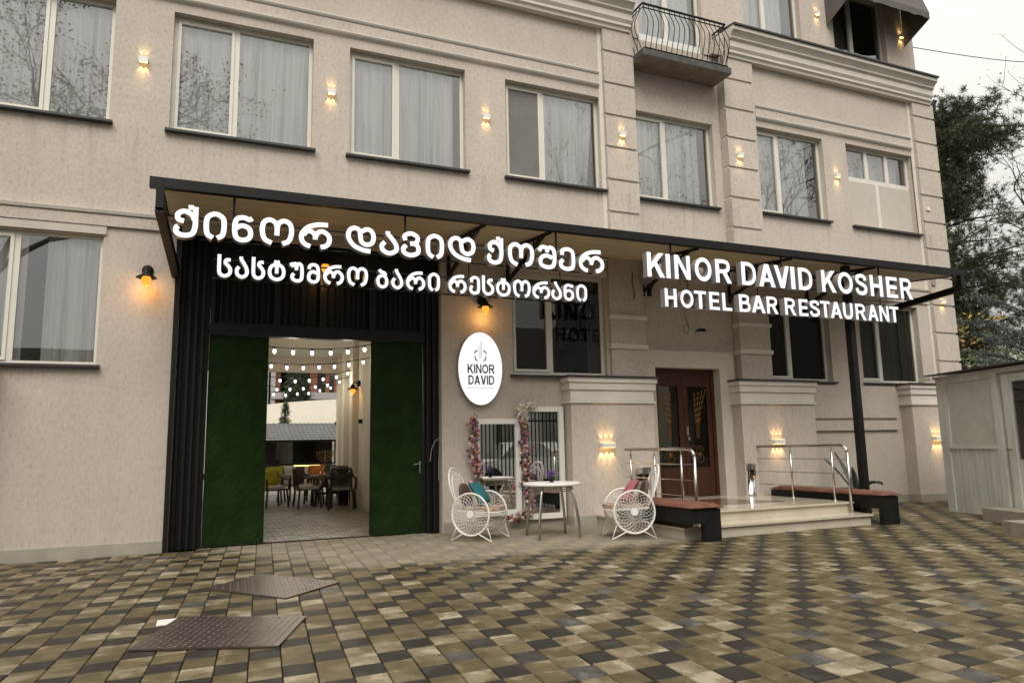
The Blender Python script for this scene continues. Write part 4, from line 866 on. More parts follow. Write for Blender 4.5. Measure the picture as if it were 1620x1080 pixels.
# ================================================================== string lights across the yard
def string(Y, P_, label, n, r=.031, energy=10):
    t_ = thing('string_lights', label, 'string lights', (P_[0][0], Y, P_[0][1]), 'festoon strings of round bulbs in the courtyard')
    a, b = P_[0], P_[-1]; ext = [(a[0] - 1.4, a[1] + .10)] + list(P_) + [(b[0] + .28, b[1] + .07)]
    MB().tube([(x, Y, z + .055) for x, z in ext], .008, 4).build('cable', 'blackmatt', t_)
    for k, (x, z) in enumerate([(a[0] - .33 * 2, a[1] + .04), (a[0] - .33, a[1] + .02)] + list(P_)):
        q = MB(); q.lathe([(.012, .055), (.018, .045), (.018, .02)], (x, Y, z), 8); q.build('socket', 'blackmatt', t_)
        q = MB(); q.lathe([(.015, .022), (r * .7, .015), (r, -.01), (r * .75, -.04), (.01, -.055)], (x, Y, z), 10); q.build('bulb', 'bulb', t_, smooth=True)
    for f_ in (.25, .75):
        p = P_[int(len(P_) * f_)]; point(t_, (p[0] - a[0], 0, p[1] - a[1] - .12), energy, (1, .90, .74), .08)
SR = [(1.5, [(1.07, 2.97), (1.37, 2.96), (1.68, 2.96), (1.99, 2.97), (2.28, 3.0), (2.57, 3.05)], 'nearest string of bulbs, just inside the gateway'),
(4.0, [(1.23, 3.0), (1.53, 2.98), (1.85, 2.98), (2.16, 3.0), (2.47, 3.02), (2.76, 3.07), (3.06, 3.13)], 'second string of bulbs back from the gate'),
(6.5, [(1.64, 2.95), (1.98, 2.94), (2.3, 2.96), (2.62, 3.0), (2.93, 3.06), (3.20, 3.15)], 'middle string of bulbs under the passage ceiling'),
(8.2, [(1.73, 2.88), (2.05, 2.89), (2.38, 2.91), (2.68, 2.96), (2.99, 3.01), (3.3, 3.1)], 'fourth string of bulbs toward the courtyard'),
(10.0, [(1.81, 2.89), (2.13, 2.87), (2.44, 2.91), (2.75, 2.93), (3.06, 3.01), (3.36, 3.09)], 'lowest and farthest string of bulbs at the courtyard end')]
for Y_, P_, lb in SR: string(Y_, P_, lb, 0)

# ================================================================== courtyard behind
KX0, KX1, KY = 1.0, 5.25, 17.8
K = thing('bar_kiosk', 'low bar kiosk with grey tiled roof and pale brick base', 'kiosk', (3, 18, 0))
MB().box(KX0, KX1, KY, KY + .3, -.02, .72).build('brick_base', 'brickbase', K)
for j in range(9):
    for i in range(int((KX1 - 2.2) / .25)):
        x = 2.2 + i * .25 + (j % 2) * .12; z = .02 + j * .077
        if x + .24 > KX1: continue
        MB().box(x, x + .24, KY - .012, KY - .001, z, z + .069).build('brick', 'brickbase', K)
MB().box(KX0, KX1 - .1, KY - .06, KY + .3, .80, .86).build('counter', 'blackmatt', K)
MB().box(2.9, KX1 - .2, KY - .05, KY - .015, .745, .775).build('led_strip', 'led', K)
MB().box(2.6, 4.85, KY + .05, KY + .10, .86, 1.68).build('dark_glazing', 'glassdark', K)
MB().box(KX0, 4.9, KY + 1.2, KY + 1.3, 0, 1.7).build('back_wall', 'dark', K)
for x in (2.55, 4.2, 4.80): MB().box(x, x + .08, KY + .0, KY + .1, .0 if x < 3 else .86, 1.70).build('post', 'blackmatt', K)
MB().box(4.93, 5.12, KY - .02, KY + .3, .72, 1.70).build('brick_pillar', 'brickbase', K)
MB().box(KX0, 5.2, KY - .25, KY - .17, 1.66, 1.74).build('gutter', 'blackmatt', K)
rf = MB(); nx_, nz_ = 120, 42; vs = []
for j in range(nz_ + 1):
    v = j / nz_; ang = v * 1.25
    y = KY - .25 + 1.8 * math.sin(ang) / math.sin(1.25) * v ** .2; z = 1.72 + .82 * v - .14 * v * v
    for i in range(nx_ + 1):
        x = KX0 + (5.18 - KX0) * i / nx_ - max(0, v - .8) * .0
        st_ = (v * 7) % 1.0
        vs.append((x, y, z + .022 * abs(math.sin(x * math.pi / .17)) * 1.5 - .055 * st_))
rf.add(vs, [(j * (nx_ + 1) + i, j * (nx_ + 1) + i + 1, (j + 1) * (nx_ + 1) + i + 1, (j + 1) * (nx_ + 1) + i) for j in range(nz_) for i in range(nx_)])
rf.build('tiled_roof', 'rooftile', K)
MB().tube([(5.18, KY - .25, 1.74), (5.18, KY + .4, 2.1), (5.14, KY + 1.0, 2.38), (5.08, KY + 1.55, 2.45)], .04, 6).build('verge', 'blackmatt', K)
# tent behind
tn = MB(); n1, n2 = 40, 16; vs = []
for i in range(n1 + 1):
    for j in range(n2 + 1):
        a = -1.1 + 2.2 * j / n2; x = -6 + 28 * i / n1; zt = 4.55 - .0105 * (x - 9.6) ** 2
        vs.append((x, 36 + 7 * math.sin(a) / .89, -0.5 + (zt + .5) * max(0, math.cos(a * 1.42)) ** .35))
tn.add(vs, [(i * (n2 + 1) + j, i * (n2 + 1) + j + 1, (i + 1) * (n2 + 1) + j + 1, (i + 1) * (n2 + 1) + j) for i in range(n1) for j in range(n2)])
tag(tn.build('event_tent', 'tent', smooth=True), 'large white domed tent beyond the tiled kiosk roof', 'tent')
# brick apartment block behind
AB = thing('apartment_block', 'brick and concrete apartment block behind the white tent', 'building', (8, 50, 0))
MB().box(5.2, 14.5, 50, 58, 0, 16).build('wall', 'brickred', AB)
for k in range(5):
    z = 3.0 + 2.5 * k; MB().box(5.0, 14.6, 49.6, 50, z, z + .55).build('floor_band', 'concrete', AB)
MB().box(5.0, 5.35, 49.7, 50, 3, 16).build('floor_band', 'concrete', AB)
for k in range(5):
    z = 3.75 + 2.5 * k
    for i in range(9):
        x = 5.75 + i * .98; wd = .34 if i % 3 else .62
        fr_ = MB(); fr_.box(x, x + wd, 49.93, 49.995, z - .15, z + 1.65); wn = fr_.build('window', 'blackmatt', AB)
        MB().box(x + .05, x + wd - .05, 49.90, 49.92, z - .05, z + 1.55).build('pane', 'winfar', wn) if False else MB().box(x + .05, x + wd - .05, 49.90, 49.92, z - .05, z + 1.55).build('pane', 'glassdark', wn)
MB().box(3.9, 4.9, 50.5, 57, 3, 16).build('stair_tower', 'concrete', AB)

# ================================================================== foliage builders
def needles(mb, c, r, n, ln, w, rng, up_=0.3, m=0):
    for _ in range(n):
        d = Vector((rng.gauss(0, 1), rng.gauss(0, 1), rng.gauss(0, 1) + up_)).normalized()
        b = Vector(c) + d * r * rng.random() * .3; q = d.cross(Vector((rng.random(), rng.random(), rng.random() + .1))).normalized() * w
        mb.tri(b - q, b + q, b + d * ln * rng.uniform(.6, 1.2), m)
def leaves(mb, c, r, n, s, rng, flat=1.0, m=0):
    for _ in range(n):
        d = Vector((rng.gauss(0, 1), rng.gauss(0, 1), rng.gauss(0, 1) * flat)); d = d.normalized() * r * rng.random() ** .5
        p = Vector(c) + d; a = Vector((rng.gauss(0, 1), rng.gauss(0, 1), rng.gauss(0, 1))).normalized(); b = a.orthogonal().normalized()
        k = s * rng.uniform(.6, 1.3)
        mb.add([p - a * k, p + b * k * .5, p + a * k, p - b * k * .5], [(0, 1, 2, 3)], m)
def branch(tb, tips, p, d, L, r, depth, rng, spread=.7, grav=0.0):
    n = 4; pts = [Vector(p)]; dd = Vector(d).normalized()
    for k in range(n):
        dd = (dd + Vector((rng.gauss(0, .16), rng.gauss(0, .16), rng.gauss(0, .12) + grav))).normalized(); pts.append(pts[-1] + dd * L / n)
    tb.tube(pts, [r * (1 - .55 * i / n) for i in range(n + 1)], 5 if r > .03 else 3, caps=False)
    if depth == 0: tips.append((pts[-1], dd)); return
    for k in range(rng.choice((2, 3, 3))):
        q = pts[rng.choice((2, 3, 4, 4))]; nd = (dd + Vector((rng.gauss(0, spread), rng.gauss(0, spread), rng.gauss(0, spread) + .12))).normalized()
        branch(tb, tips, q, nd, L * rng.uniform(.6, .82), r * .58, depth - 1, rng, spread, grav)
    if depth < 3: tips.append((pts[2], dd))
def bare_tree(x, y, h, seed, label, depth=5, leafn=4, ls=.07, r0=.22, lean=(0, 0), L0=None, group=None, mat='autumn', spread=.6):
    rng = random.Random(seed); t_ = thing('bare_tree', label, 'tree', (x, y, 0), group)
    tb = MB(); tips = []
    L0 = L0 or h * .33
    tb.tube([(x, y, -.05), (x + lean[0] * .3, y + lean[1] * .3, h * .2), (x + lean[0], y + lean[1], h * .38)], [r0, r0 * .8, r0 * .65], 8)
    for k in range(4):
        a = k * 1.6 + rng.random(); branch(tb, tips, (x + lean[0], y + lean[1], h * .38), (math.cos(a) * .7, math.sin(a) * .7, 1), L0, r0 * .5, depth, rng, spread)
    tb.build('trunk', 'bark', t_)
    lf = MB()
    for p, d in tips: leaves(lf, p, .25, leafn, ls, rng)
    lf.build('foliage', mat, t_); return t_

# pine at the right corner of the hotel
def pine():
    rng = random.Random(11); x, y = 24.0, 6.2; t_ = thing('pine_tree', 'tall dark green pine behind the right corner of the hotel', 'tree', (x, y, 0))
    tb = MB(); nd = MB()
    tb.tube([(x, y, 0), (x + .1, y, 5), (x + .3, y, 10), (x + .9, y, 13.8)], [.35, .28, .2, .08], 8)
    for k in range(210):
        z = rng.uniform(4.2, 12.9) ; a = rng.uniform(0, 6.28)
        prof_ = 3.6 if z < 7.0 else 4.8 if z < 8.9 else 1.8 if z < 11.0 else 3.9 if z < 12.3 else 1.8
        L = prof_ * rng.uniform(.55, 1.15)
        L *= .75 + .25 * math.cos(a)
        b0 = Vector((x + .1 + .07 * max(0, z - 8), y, z)); d = Vector((math.cos(a), math.sin(a), .16 + .02 * (z - 8)))
        pts = [b0 + d * L * u + Vector((0, 0, .25 * math.sin(u * 3))) for u in (0, .35, .7, 1)]
        tb.tube(pts, [.05, .035, .02, .01], 4, caps=False)
        for u in range(12):
            q = pts[0].lerp(pts[3], .2 + .85 * u / 12) + Vector((rng.gauss(0, .25), rng.gauss(0, .25), rng.gauss(0, .18) + .1))
            for _ in range(5):
                qq = q + Vector((rng.gauss(0, .18), rng.gauss(0, .18), rng.gauss(0, .13)))
                needles(nd, qq, .16, 20, .19, .0085, rng, .5)
    tb.build('trunk', 'bark', t_); nd.build('crown', 'pine', t_)
pine()
bare_tree(25.2, 7.5, 16.2, 21, 'thin bare tree with a few brown leaves rising above the pine', 4, 2, .06, .10, (-.6, 0), 2.6, spread=.4)
bare_tree(28.6, 2.6, 15.5, 5, 'bare tree at the right edge with twigs reaching over the sky', 4, 2, .06, .16, (.4, 0), 3.6, spread=.5)
# blue cedar boughs at the right edge
def cedar():
    rng = random.Random(3); x, y = 18.3, -.3; t_ = thing('blue_cedar', 'blue grey cedar with drooping boughs above the white shed', 'tree', (x, y, 0))
    tb = MB(); nd = MB(); tb.tube([(x, y, 0), (x, y, 3), (x, y, 6)], [.2, .15, .04], 8)
    for k in range(17):
        z = rng.uniform(2.4, 4.2); a = rng.uniform(2.4, 4.6) if k > 5 else 2.9 + .12 * k; L = rng.uniform(1.3, 2.6) * (1.1 if z > 3.6 else .9)
        b0 = Vector((x, y, z)); pts = [b0 + Vector((math.cos(a) * L * u, math.sin(a) * L * u * .6, .35 * L * u * (1.0 - .35 * u))) for u in (0, .3, .6, .85, 1)]
        tb.tube(pts, [.03, .02, .014, .01, .005], 4, caps=False)
        for u in range(34):
            q = pts[0].lerp(pts[2], u / 17) if u < 17 else pts[2].lerp(pts[4], (u - 17) / 17)
            sd_ = Vector((rng.gauss(0, .12), rng.gauss(0, .12), rng.gauss(0, .05) - .03))
            tb.tube([q, q + sd_], [.004, .002], 3, caps=False)
            for v in range(5): needles(nd, q + sd_ * v / 4, .02, 7, .085, .008, rng, .4)
    tb.build('trunk', 'bark', t_); nd.build('crown', 'cedar', t_)
cedar()
# palm-like leaves and a yellow shrub behind the shed
def palm(x, y, z, n, ln, seed, label):
    rng = random.Random(seed); t_ = thing('palm_plant', label, 'plant', (x, y, 0)); tb = MB(); lf = MB(); tb.tube([(x, y, 0), (x, y, z)], [.12, .09], 6)
    for k in range(n):
        a = k * 2.4 + rng.random(); L = ln * rng.uniform(.8, 1.1)
        c = [Vector((x, y, z)) + Vector((math.cos(a) * L * u, math.sin(a) * L * u, L * (.9 * u - .95 * u * u))) for u in [i / 10 for i in range(11)]]
        tb.tube(c, .012, 3, caps=False)
        for i in range(1, 11):
            d = (c[i] - c[i - 1]).normalized(); s_ = d.cross(Vector((0, 0, 1))).normalized()
            for e_ in (-1, 1): lf.tri(c[i] - d * .03, c[i] + d * .03, c[i] + s_ * e_ * .35 + d * .22 - Vector((0, 0, .12)))
    tb.build('stem', 'bark', t_); lf.build('fronds', 'palm', t_)
palm(19.6, 2.5, 3.3, 16, 1.5, 2, 'green palm fronds between the hotel corner and the shed roof')
palm(21.5, 3.5, 3.6, 16, 1.6, 4, 'palm fronds farther right behind the blue cedar boughs')
def shrub(name, x, y, z0, z1, r, n, s, mat, label, seed=1, cat='shrub'):
    rng = random.Random(seed); t_ = thing(name, label, cat, (x, y, 0)); tb = MB(); lf = MB(); tb.tube([(x, y, 0), (x, y, z0 + .3)], [.06, .03], 5)
    for k in range(n):
        a = rng.uniform(0, 6.28); q = Vector((x + math.cos(a) * r * rng.random(), y + math.sin(a) * r * rng.random(), rng.uniform(z0, z1)))
        tb.tube([(x, y, z0), q], [.02, .005], 3, caps=False); leaves(lf, q, .22, 14, s, rng)
    tb.build('stem', 'bark', t_); lf.build('foliage', mat, t_)
shrub('yellow_shrub', 22.5, 4.5, 4.3, 5.2, 1.4, 26, .07, 'goldleaf', 'shrub with yellow autumn leaves beyond the palm fronds')
for k, (x, y, z1, r, lb) in enumerate(((20.5, 7, 5.4, 1.8, 'dark green hedge bush right of the hotel corner'), (25, 8, 6.0, 2.4, 'big dark green bush under the pine'), (30, 7, 5.5, 2.5, 'dark green bush farthest right behind the shed'))):
    shrub('green_bush', x, y, 1.0, z1, r, 170, .10, 'pine', lb, 30 + k)
# neighbouring roof behind the shrubs
NB = thing('neighbour_house', 'pale neighbouring house with dark roof edges behind the cedar', 'building', (27, 12, 0))
MB().box(23, 36, 12, 20, 0, 7.0).build('wall', 'trim', NB)
r_ = MB(); r_.extr([(11.3, 6.9), (16, 9.2), (20.8, 6.9), (20.8, 7.1), (16, 9.4), (11.3, 7.1)], 'x', 22.6, 36.4); fix(r_.build('roof', 'rooftile', NB))
for x in (24.5, 28, 31.5): MB().box(x, x + 1.3, 11.93, 11.99, 4.2, 6.0).build('window', 'glassdark', NB)

# conifers behind the courtyard
def conifer(name, x, y, z0, h, r, n, mat, label, seed, nl=.35, w=.05):
    rng = random.Random(seed); t_ = thing(name, label, 'tree', (x, y, 0)); tb = MB(); nd = MB(); tb.tube([(x, y, 0), (x, y, z0 + h)], [.12, .02], 6)
    for k in range(n):
        u = rng.random() ** 1.3; a = rng.uniform(0, 6.28); rr = r * (1 - u) * rng.uniform(.3, 1.05) + .05
        needles(nd, (x + math.cos(a) * rr, y + math.sin(a) * rr, z0 + h * u), .2, 7, nl, w, rng, .5)
    tb.build('trunk', 'bark', t_); nd.build('crown', mat, t_)
conifer('cypress_tree', 6.45, 44.5, 3.4, 7.2, 1.1, 1300, 'conifer', 'tall dark cypress in front of the brick block', 5, .5, .045)
conifer('cypress_tree', 3.1, 42, 2.5, 6.8, .9, 900, 'conifer', 'dark cypress at the left edge of the gate opening', 6, .5, .045)
conifer('small_fir', 3.3, 21.5, 2.0, 1.35, .32, 150, 'conifer', 'little pointed fir above the kiosk roof', 7, .14, .02)

# ================================================================== courtyard furniture
def yard_chair(x, y, rz, label, cush, seatm='cream'):
    t_ = thing('rattan_chair', label, 'chair', (x, y, 0), 'dark rattan chairs in the courtyard')
    c, s_ = math.cos(rz), math.sin(rz)
    def P(a, b, z): return (x + a * c - b * s_, y + a * s_ + b * c, z)
    for a, b in ((-.24, -.22), (.24, -.22), (-.24, .24), (.24, .24)):
        MB().tube([P(a, b, .44), P(a * 1.15, b * 1.15, 0)], .026, 6).build('leg', 'rattan', t_)
    q = MB(); q.tube([P(-.27, -.25, .42), P(.27, -.25, .42), P(.27, .25, .42), P(-.27, .25, .42)], .022, 6, closed=True); q.build('seat_frame', 'rattan', t_)
    q = MB(); n_ = 8; v = [P(.25 * math.copysign(abs(math.cos(k / 16 * 6.283)) ** .5, math.cos(k / 16 * 6.283)), .24 * math.copysign(abs(math.sin(k / 16 * 6.283)) ** .5, math.sin(k / 16 * 6.283)), z) for z in (.43, .50) for k in range(16)]
    q.add(v, [tuple(range(16))[::-1], tuple(range(16, 32))] + [(k, (k + 1) % 16, (k + 1) % 16 + 16, k + 16) for k in range(16)]); q.build('seat_cushion', seatm, t_)
    q = MB(); back = [P(-.27, -.25, .42), P(-.28, -.27, .66), P(-.27, .05, .68), P(-.24, .27, .74), P(-.20, .31, .90), P(.20, .31, .90), P(.24, .27, .74), P(.27, .05, .68), P(.28, -.27, .66), P(.27, -.25, .42)]
    q.tube(back, .027, 6); q.tube([P(-.22, .27, .42), P(-.21, .31, .90)], .018, 6); q.tube([P(.22, .27, .42), P(.21, .31, .90)], .018, 6); q.build('back_frame', 'rattan', t_)
    q = MB()
    for k in range(-6, 7):
        for e in (-1, 1):
            a0, a1 = k * .036, k * .05 + e * .22
            lim = lambda a: max(-.21, min(.21, a))
            q.tube([P(lim(a0), .29, .50), P(lim(a1), .31, .88)], .010, 4, caps=False)
    q.build('back_weave', 'rattan', t_)
    if cush:
        q = MB(); v = []
        for k in range(8):
            for j in range(8):
                u, w_ = k / 7, j / 7; th = .05 * (1 - (2 * u - 1) ** 4) * (1 - (2 * w_ - 1) ** 4); v.append(P(-.21 + .42 * u, .25 - th, .50 + .42 * w_))
        for k in range(8):
            for j in range(8):
                u, w_ = k / 7, j / 7; v.append(P(-.21 + .42 * u, .275, .50 + .42 * w_))
        fs = [(k * 8 + j, k * 8 + j + 1, (k + 1) * 8 + j + 1, (k + 1) * 8 + j) for k in range(7) for j in range(7)]; fs += [tuple(i + 64 for i in f_[::-1]) for f_ in fs]
        q.add(v, fs); q.build('back_cushion', cush, t_, smooth=True)
    return t_
yard_chair(1.62, 7.25, R(20), 'rattan chair with yellow back cushion at the left gate leaf', 'yellow')
yard_chair(1.72, 8.6, R(-15), 'farther rattan chair with yellow cushion at the left', 'yellow')
yard_chair(2.50, 7.6, R(55), 'rattan chair with dark maroon back cushion left of the table', 'maroon')
yard_chair(2.98, 5.75, R(165), 'rattan chair with woven back turned to the gate, right of the table', None)
yard_chair(3.12, 7.85, R(-35), 'rattan chair with yellow back cushion right of the table', 'yellow')
yard_chair(2.95, 9.0, R(5), 'rattan chair with orange back cushion behind the table', 'orange')
yard_chair(3.28, 9.8, R(-10), 'rattan chair with dark green back cushion by the passage wall', 'darkgreen')
yard_chair(2.30, 9.3, R(30), 'rattan chair with cream cushion at the far side of the table', 'cream')
yard_chair(2.35, 6.7, R(95), 'rattan chair with cream seat on the near left side of the table', None)
yard_chair(3.05, 6.75, R(-95), 'rattan chair with plain seat on the near right side of the table', None)
def yard_table(x, y, label):
    t_ = thing('courtyard_table', label, 'table', (x, y, 0)); MB().box(x - .42, x + .42, y - .36, y + .36, .68, .72).build('table_top', 'rattan', t_)
    for a in (-.34, .34):
        for b in (-.28, .28): MB().tube([(x + a * .8, y + b * .8, .68), (x + a, y + b, 0)], .025, 6).build('leg', 'rattan', t_)
    MB().tube([(x - .3, y - .25, .3), (x + .3, y - .25, .3), (x + .3, y + .25, .3), (x - .3, y + .25, .3)], .015, 5, closed=True).build('stretcher', 'rattan', t_)
yard_table(2.85, 7.0, 'dark rattan table between the chairs inside the gate')
def menorah(x, y, z):
    t_ = thing('candelabrum', 'tall gold and black branched candelabrum on the courtyard table', 'candelabrum', (x, y, z))
    b = MB(); b.lathe([(.08, 0), (.07, .02), (.02, .04), (.015, .12), (.03, .14), (.015, .17), (.012, .34), (.025, .36), (.012, .38), (.012, .52), (.022, .54), (.02, .58)], (x, y, z), 12); b.build('stem', 'brass', t_, smooth=True)
    for r in (.07, .13, .19):
        for s in (-1, 1):
            MB().tube([(x + s * r * math.sin(a), y, z + .52 - r + r * (1 - math.cos(a)) * 1.0) for a in [k * math.pi / 2 / 8 for k in range(9)]], .008, 6).build('arm', 'brass', t_)
            MB().lathe([(.008, 0), (.02, .015), (.018, .05)], (x + s * r, y, z + .52), 10).build('candle_cup', 'brass', t_)
menorah(2.78, 7.05, .722)
def jar(x, y, z, label, mat='glassdark'):
    tag(MB().lathe([(.03, 0), (.04, .01), (.04, .07), (.03, .08)], (x, y, z), 12).build('glass_jar', mat, smooth=True), label, 'jar')
jar(2.66, 6.85, .722, 'small clear jar on the courtyard table', 'glass')
tag(MB().box(3.08, 3.30, 6.8, 7.0, .62, .92).box(3.11, 3.27, 6.79, 6.80, .66, .88).build('speaker_box', 'blackmatt'), 'small black loudspeaker box against the cream passage wall', 'speaker')
tag(MB().box(3.08, 3.30, 6.8, 7.0, .0, .619).build('speaker_stand', 'rattan'), 'dark stand below the black loudspeaker box', 'stand')
tc_ = MB(); 
for k in range(9):
    tc_.box(3.02 + k * .05, 3.045 + k * .05, 7.58, 7.60, .50, .93, 0); tc_.box(3.045 + k * .05, 3.07 + k * .05, 7.58, 7.60, .50, .93, 1)
tag(tc_.build('striped_cushion', ['cream', 'maroon']), 'red and cream striped cushion standing behind the table', 'cushion')

# ================================================================== entrance steps
ST = thing('entrance_steps', 'two polished beige marble steps and landing before the entrance', 'steps', (8, -1.3, 0))
MB().box(6.10, 9.60, -2.62, -.30, -.02, .135).build('riser', 'marble', ST)
MB().box(6.07, 9.63, -2.66, -.30, .136, .165).build('tread', 'marble', ST)
MB().box(6.52, 9.62, -2.26, .16, .166, .30).build('riser', 'marble', ST)
for i in range(6):
    for j in range(5):
        x0, x1 = 6.50 + i * 3.14 / 6, 6.50 + (i + 1) * 3.14 / 6 - .003; y0, y1 = -2.30 + j * .49, -2.30 + (j + 1) * .49 - .003
        MB().box(x0, x1, y0, min(y1, .16), .301, .33).build('landing_slab', 'marble', ST)
MB().add([(7.4, -1.6, .3325), (8.9, -1.6, .3325), (8.5, -.5, .3325), (7.7, -.5, .3325)], [(0, 1, 2, 3)]).build('brown_inlay', 'brownmarble', ST)
# railings
def railing(x, yb, yf_, label, flip=1):
    t_ = thing('stainless_railing', label, 'railing', (x, yf_, .33), 'stainless railings beside the entrance steps')
    MB().tube([(x, yb - .1, 1.22), (x, yf_ + .12, 1.22), (x, yf_ - .04, 1.22), (x, yf_ - .10, 1.205), (x, yf_ - .15, 1.16), (x, yf_ - .17, 1.09)], .024, 10).build('handrail', 'steel', t_, smooth=True)
    MB().tube([(x, yf_ - .17, 1.11), (x, yf_ - .17, .165)], .024, 10).build('newel_post', 'steel', t_, smooth=True)
    n_ = 3
    for k in range(n_):
        y = yb - .25 + (yf_ + .15 - yb + .25) * k / (n_ - 1)
        q = MB(); q.tube([(x, y, .33), (x, y, 1.14)], .017, 10); q.tube([(x, y, 1.14), (x, y, 1.2)], .009, 6); q.lathe([(.04, 0), (.04, .01), (.022, .015)], (x, y, .331), 12); q.build('post', 'steel', t_, smooth=True)
    for z in (1.0, .77, .54): MB().tube([(x, yb - .12, z), (x, yf_ - .08, z - .005), (x, yf_ - .17, z - .015)], .009, 6).build('cross_rail', 'steel', t_)
railing(9.55, .06, -2.16, 'stainless railing on the right side of the steps, before the agave')
railing(6.58, -.35, -2.13, 'stainless railing on the left side of the steps, by the wheel chair')
# benches
def rcush(x0, x1, y0, y1, z0, z1, parent):
    q = MB(); nx, ny = 8, 14; v = []
    for side in (1, 0):
        for j in range(ny + 1):
            for i in range(nx + 1):
                u, w_ = i / nx, j / ny; e = (1 - (2 * u - 1) ** 6) * (1 - (2 * w_ - 1) ** 10)
                v.append((x0 + (x1 - x0) * u, y0 + (y1 - y0) * w_, (z0 + (z1 - z0) * (.35 + .65 * e) + .006 * math.sin(i * 2 + j * 3)) if side else z0 + (z1 - z0) * .2 * (1 - e)))
    N = (nx + 1) * (ny + 1); fs = [(j * (nx + 1) + i, j * (nx + 1) + i + 1, (j + 1) * (nx + 1) + i + 1, (j + 1) * (nx + 1) + i) for j in range(ny) for i in range(nx)]
    fs += [tuple(k + N for k in f_[::-1]) for f_ in fs]
    for i in range(nx): fs += [(i, i + N, i + 1 + N, i + 1), (ny * (nx + 1) + i + 1, ny * (nx + 1) + i + 1 + N, ny * (nx + 1) + i + N, ny * (nx + 1) + i)]
    for j in range(ny): fs += [((j + 1) * (nx + 1), (j + 1) * (nx + 1) + N, j * (nx + 1) + N, j * (nx + 1)), (j * (nx + 1) + nx, j * (nx + 1) + nx + N, (j + 1) * (nx + 1) + nx + N, (j + 1) * (nx + 1) + nx)]
    q.add(v, fs); q.build('cushion', 'cushion', parent, smooth=True)
def bench(x0, x1, y0, y1, zt, label, legx):
    t_ = thing('bench', label, 'bench', ((x0 + x1) / 2, (y0 + y1) / 2, 0), 'black benches with red brown cushions')
    MB().box(x0 + .02, x1 - .02, y0 + .02, y1, zt - .25, zt - .06).build('apron', 'black', t_)
    MB().box(legx[0], legx[1] - .018, y0 + .022, y0 + .12, -.01, zt - .25).build('leg', 'black', t_)
    MB().box(x0 + .03, x1 - .03, y1 - .14, y1 - .04, .34 if x0 > 100 else -.01 if x0 > 9 else .167, zt - .25).build('leg', 'black', t_)
    n_ = 2; L = (y1 - y0) / n_
    for k in range(n_): rcush(x0 - .02, x1 + .02, y0 - .02 + L * k, y0 + L * (k + 1) - .01, zt - .06, zt + .015, t_)
bench(5.98, 6.50, -2.95, -1.05, .49, 'black bench with red brown cushion left of the steps', (6.22, 6.50))
bench(9.68, 10.04, -2.82, -.40, .49, 'black bench with red brown cushion right of the steps', (9.70, 10.04))
tag(MB().box(14.95, 15.5, -.75, -.32, 0, .62).box(14.9, 15.55, -.80, -.32, .62, .68).build('brown_cabinet', 'wood'), 'low dark brown cabinet between the corner pier and the shed', 'cabinet')
# ash bins
def bin_(x, y, z, label):
    t_ = thing('ash_bin', label, 'bin', (x, y, z), 'chrome ash bins on the landing')
    MB().lathe([(.115, 0), (.12, .01), (.12, .03), (.112, .04), (.112, .36)], (x, y, z), 24).build('body', 'chrome', t_, smooth=True)
    MB().lathe([(.112, .0), (.10, .01), (.10, .10), (.112, .11)], (x, y, z + .36), 24).build('opening', 'blackmatt', t_, smooth=True)
    MB().lathe([(.112, .0), (.122, .005), (.122, .10), (.112, .11), (.10, .07)], (x, y, z + .47), 24).build('rim', 'chrome', t_)
    MB().tube([(x - .07, y - .10, z + .37), (x - .07, y - .10, z + .46)], .01, 6).tube([(x + .07, y - .10, z + .37), (x + .07, y - .10, z + .46)], .01, 6).build('strut', 'chrome', t_)
bin_(9.37, -.22, .331, 'chrome ash bin right of the entrance door'); bin_(6.96, -.40, .331, 'chrome ash bin behind the left railing')
# agave
def agave(x, y):
    t_ = thing('agave_plant', 'agave with long grey green leaves in a pot behind the right bench', 'plant', (x, y, 0))
    MB().lathe([(.14, 0), (.2, .22), (.22, .25), (.2, .26), (.19, .24)], (x, y, 0), 18).build('pot', 'blackmatt', t_, smooth=True)
    rng = random.Random(2)
    for k, (a, L, lift, curl) in enumerate([(R(180), .75, .55, 1.0), (R(0), .85, .55, .75), (R(80), .7, .9, .2), (R(-100), .6, .7, .6), (R(20), .7, .75, .9), (R(215), .55, .95, .35), (R(140), .65, .9, .25)]):
        q = MB(); v = []
        for i in range(11):
            u = i / 10; r_ = L * u; z = .25 + L * lift * (u * 1.6 - curl * u * u * 1.5); wd = .05 * math.sin(math.pi * min(1, .25 + u * .75)) ** .7 + .002
            cx, cy = x + math.cos(a) * r_ * .8, y + math.sin(a) * r_ * .8; px, py = -math.sin(a) * wd, math.cos(a) * wd
            v += [(cx - px, cy - py, z + .018), (cx, cy, z - .012), (cx + px, cy + py, z + .018), (cx, cy, z - .03)]
        q.add(v, [f_ for i in range(10) for f_ in ((4 * i, 4 * i + 1, 4 * i + 5, 4 * i + 4), (4 * i + 1, 4 * i + 2, 4 * i + 6, 4 * i + 5), (4 * i + 2, 4 * i + 3, 4 * i + 7, 4 * i + 6), (4 * i + 3, 4 * i, 4 * i + 4, 4 * i + 7))])
        q.build('leaf', 'agave', t_, smooth=True)
M['agave'] = simple('agave_leaf', (0.06, 0.085, 0.065), 0.5, 0.2, 5)
agave(11.30, -.90)
tag(MB().tube([(10.3 + .12 * math.cos(k / 3), -1.3 + .25 * math.sin(k / 3), .03 + .006 * k) for k in range(40)], .012, 6).build('coiled_hose', 'blackmatt'), 'coiled black hose on the ground behind the right bench', 'hose')

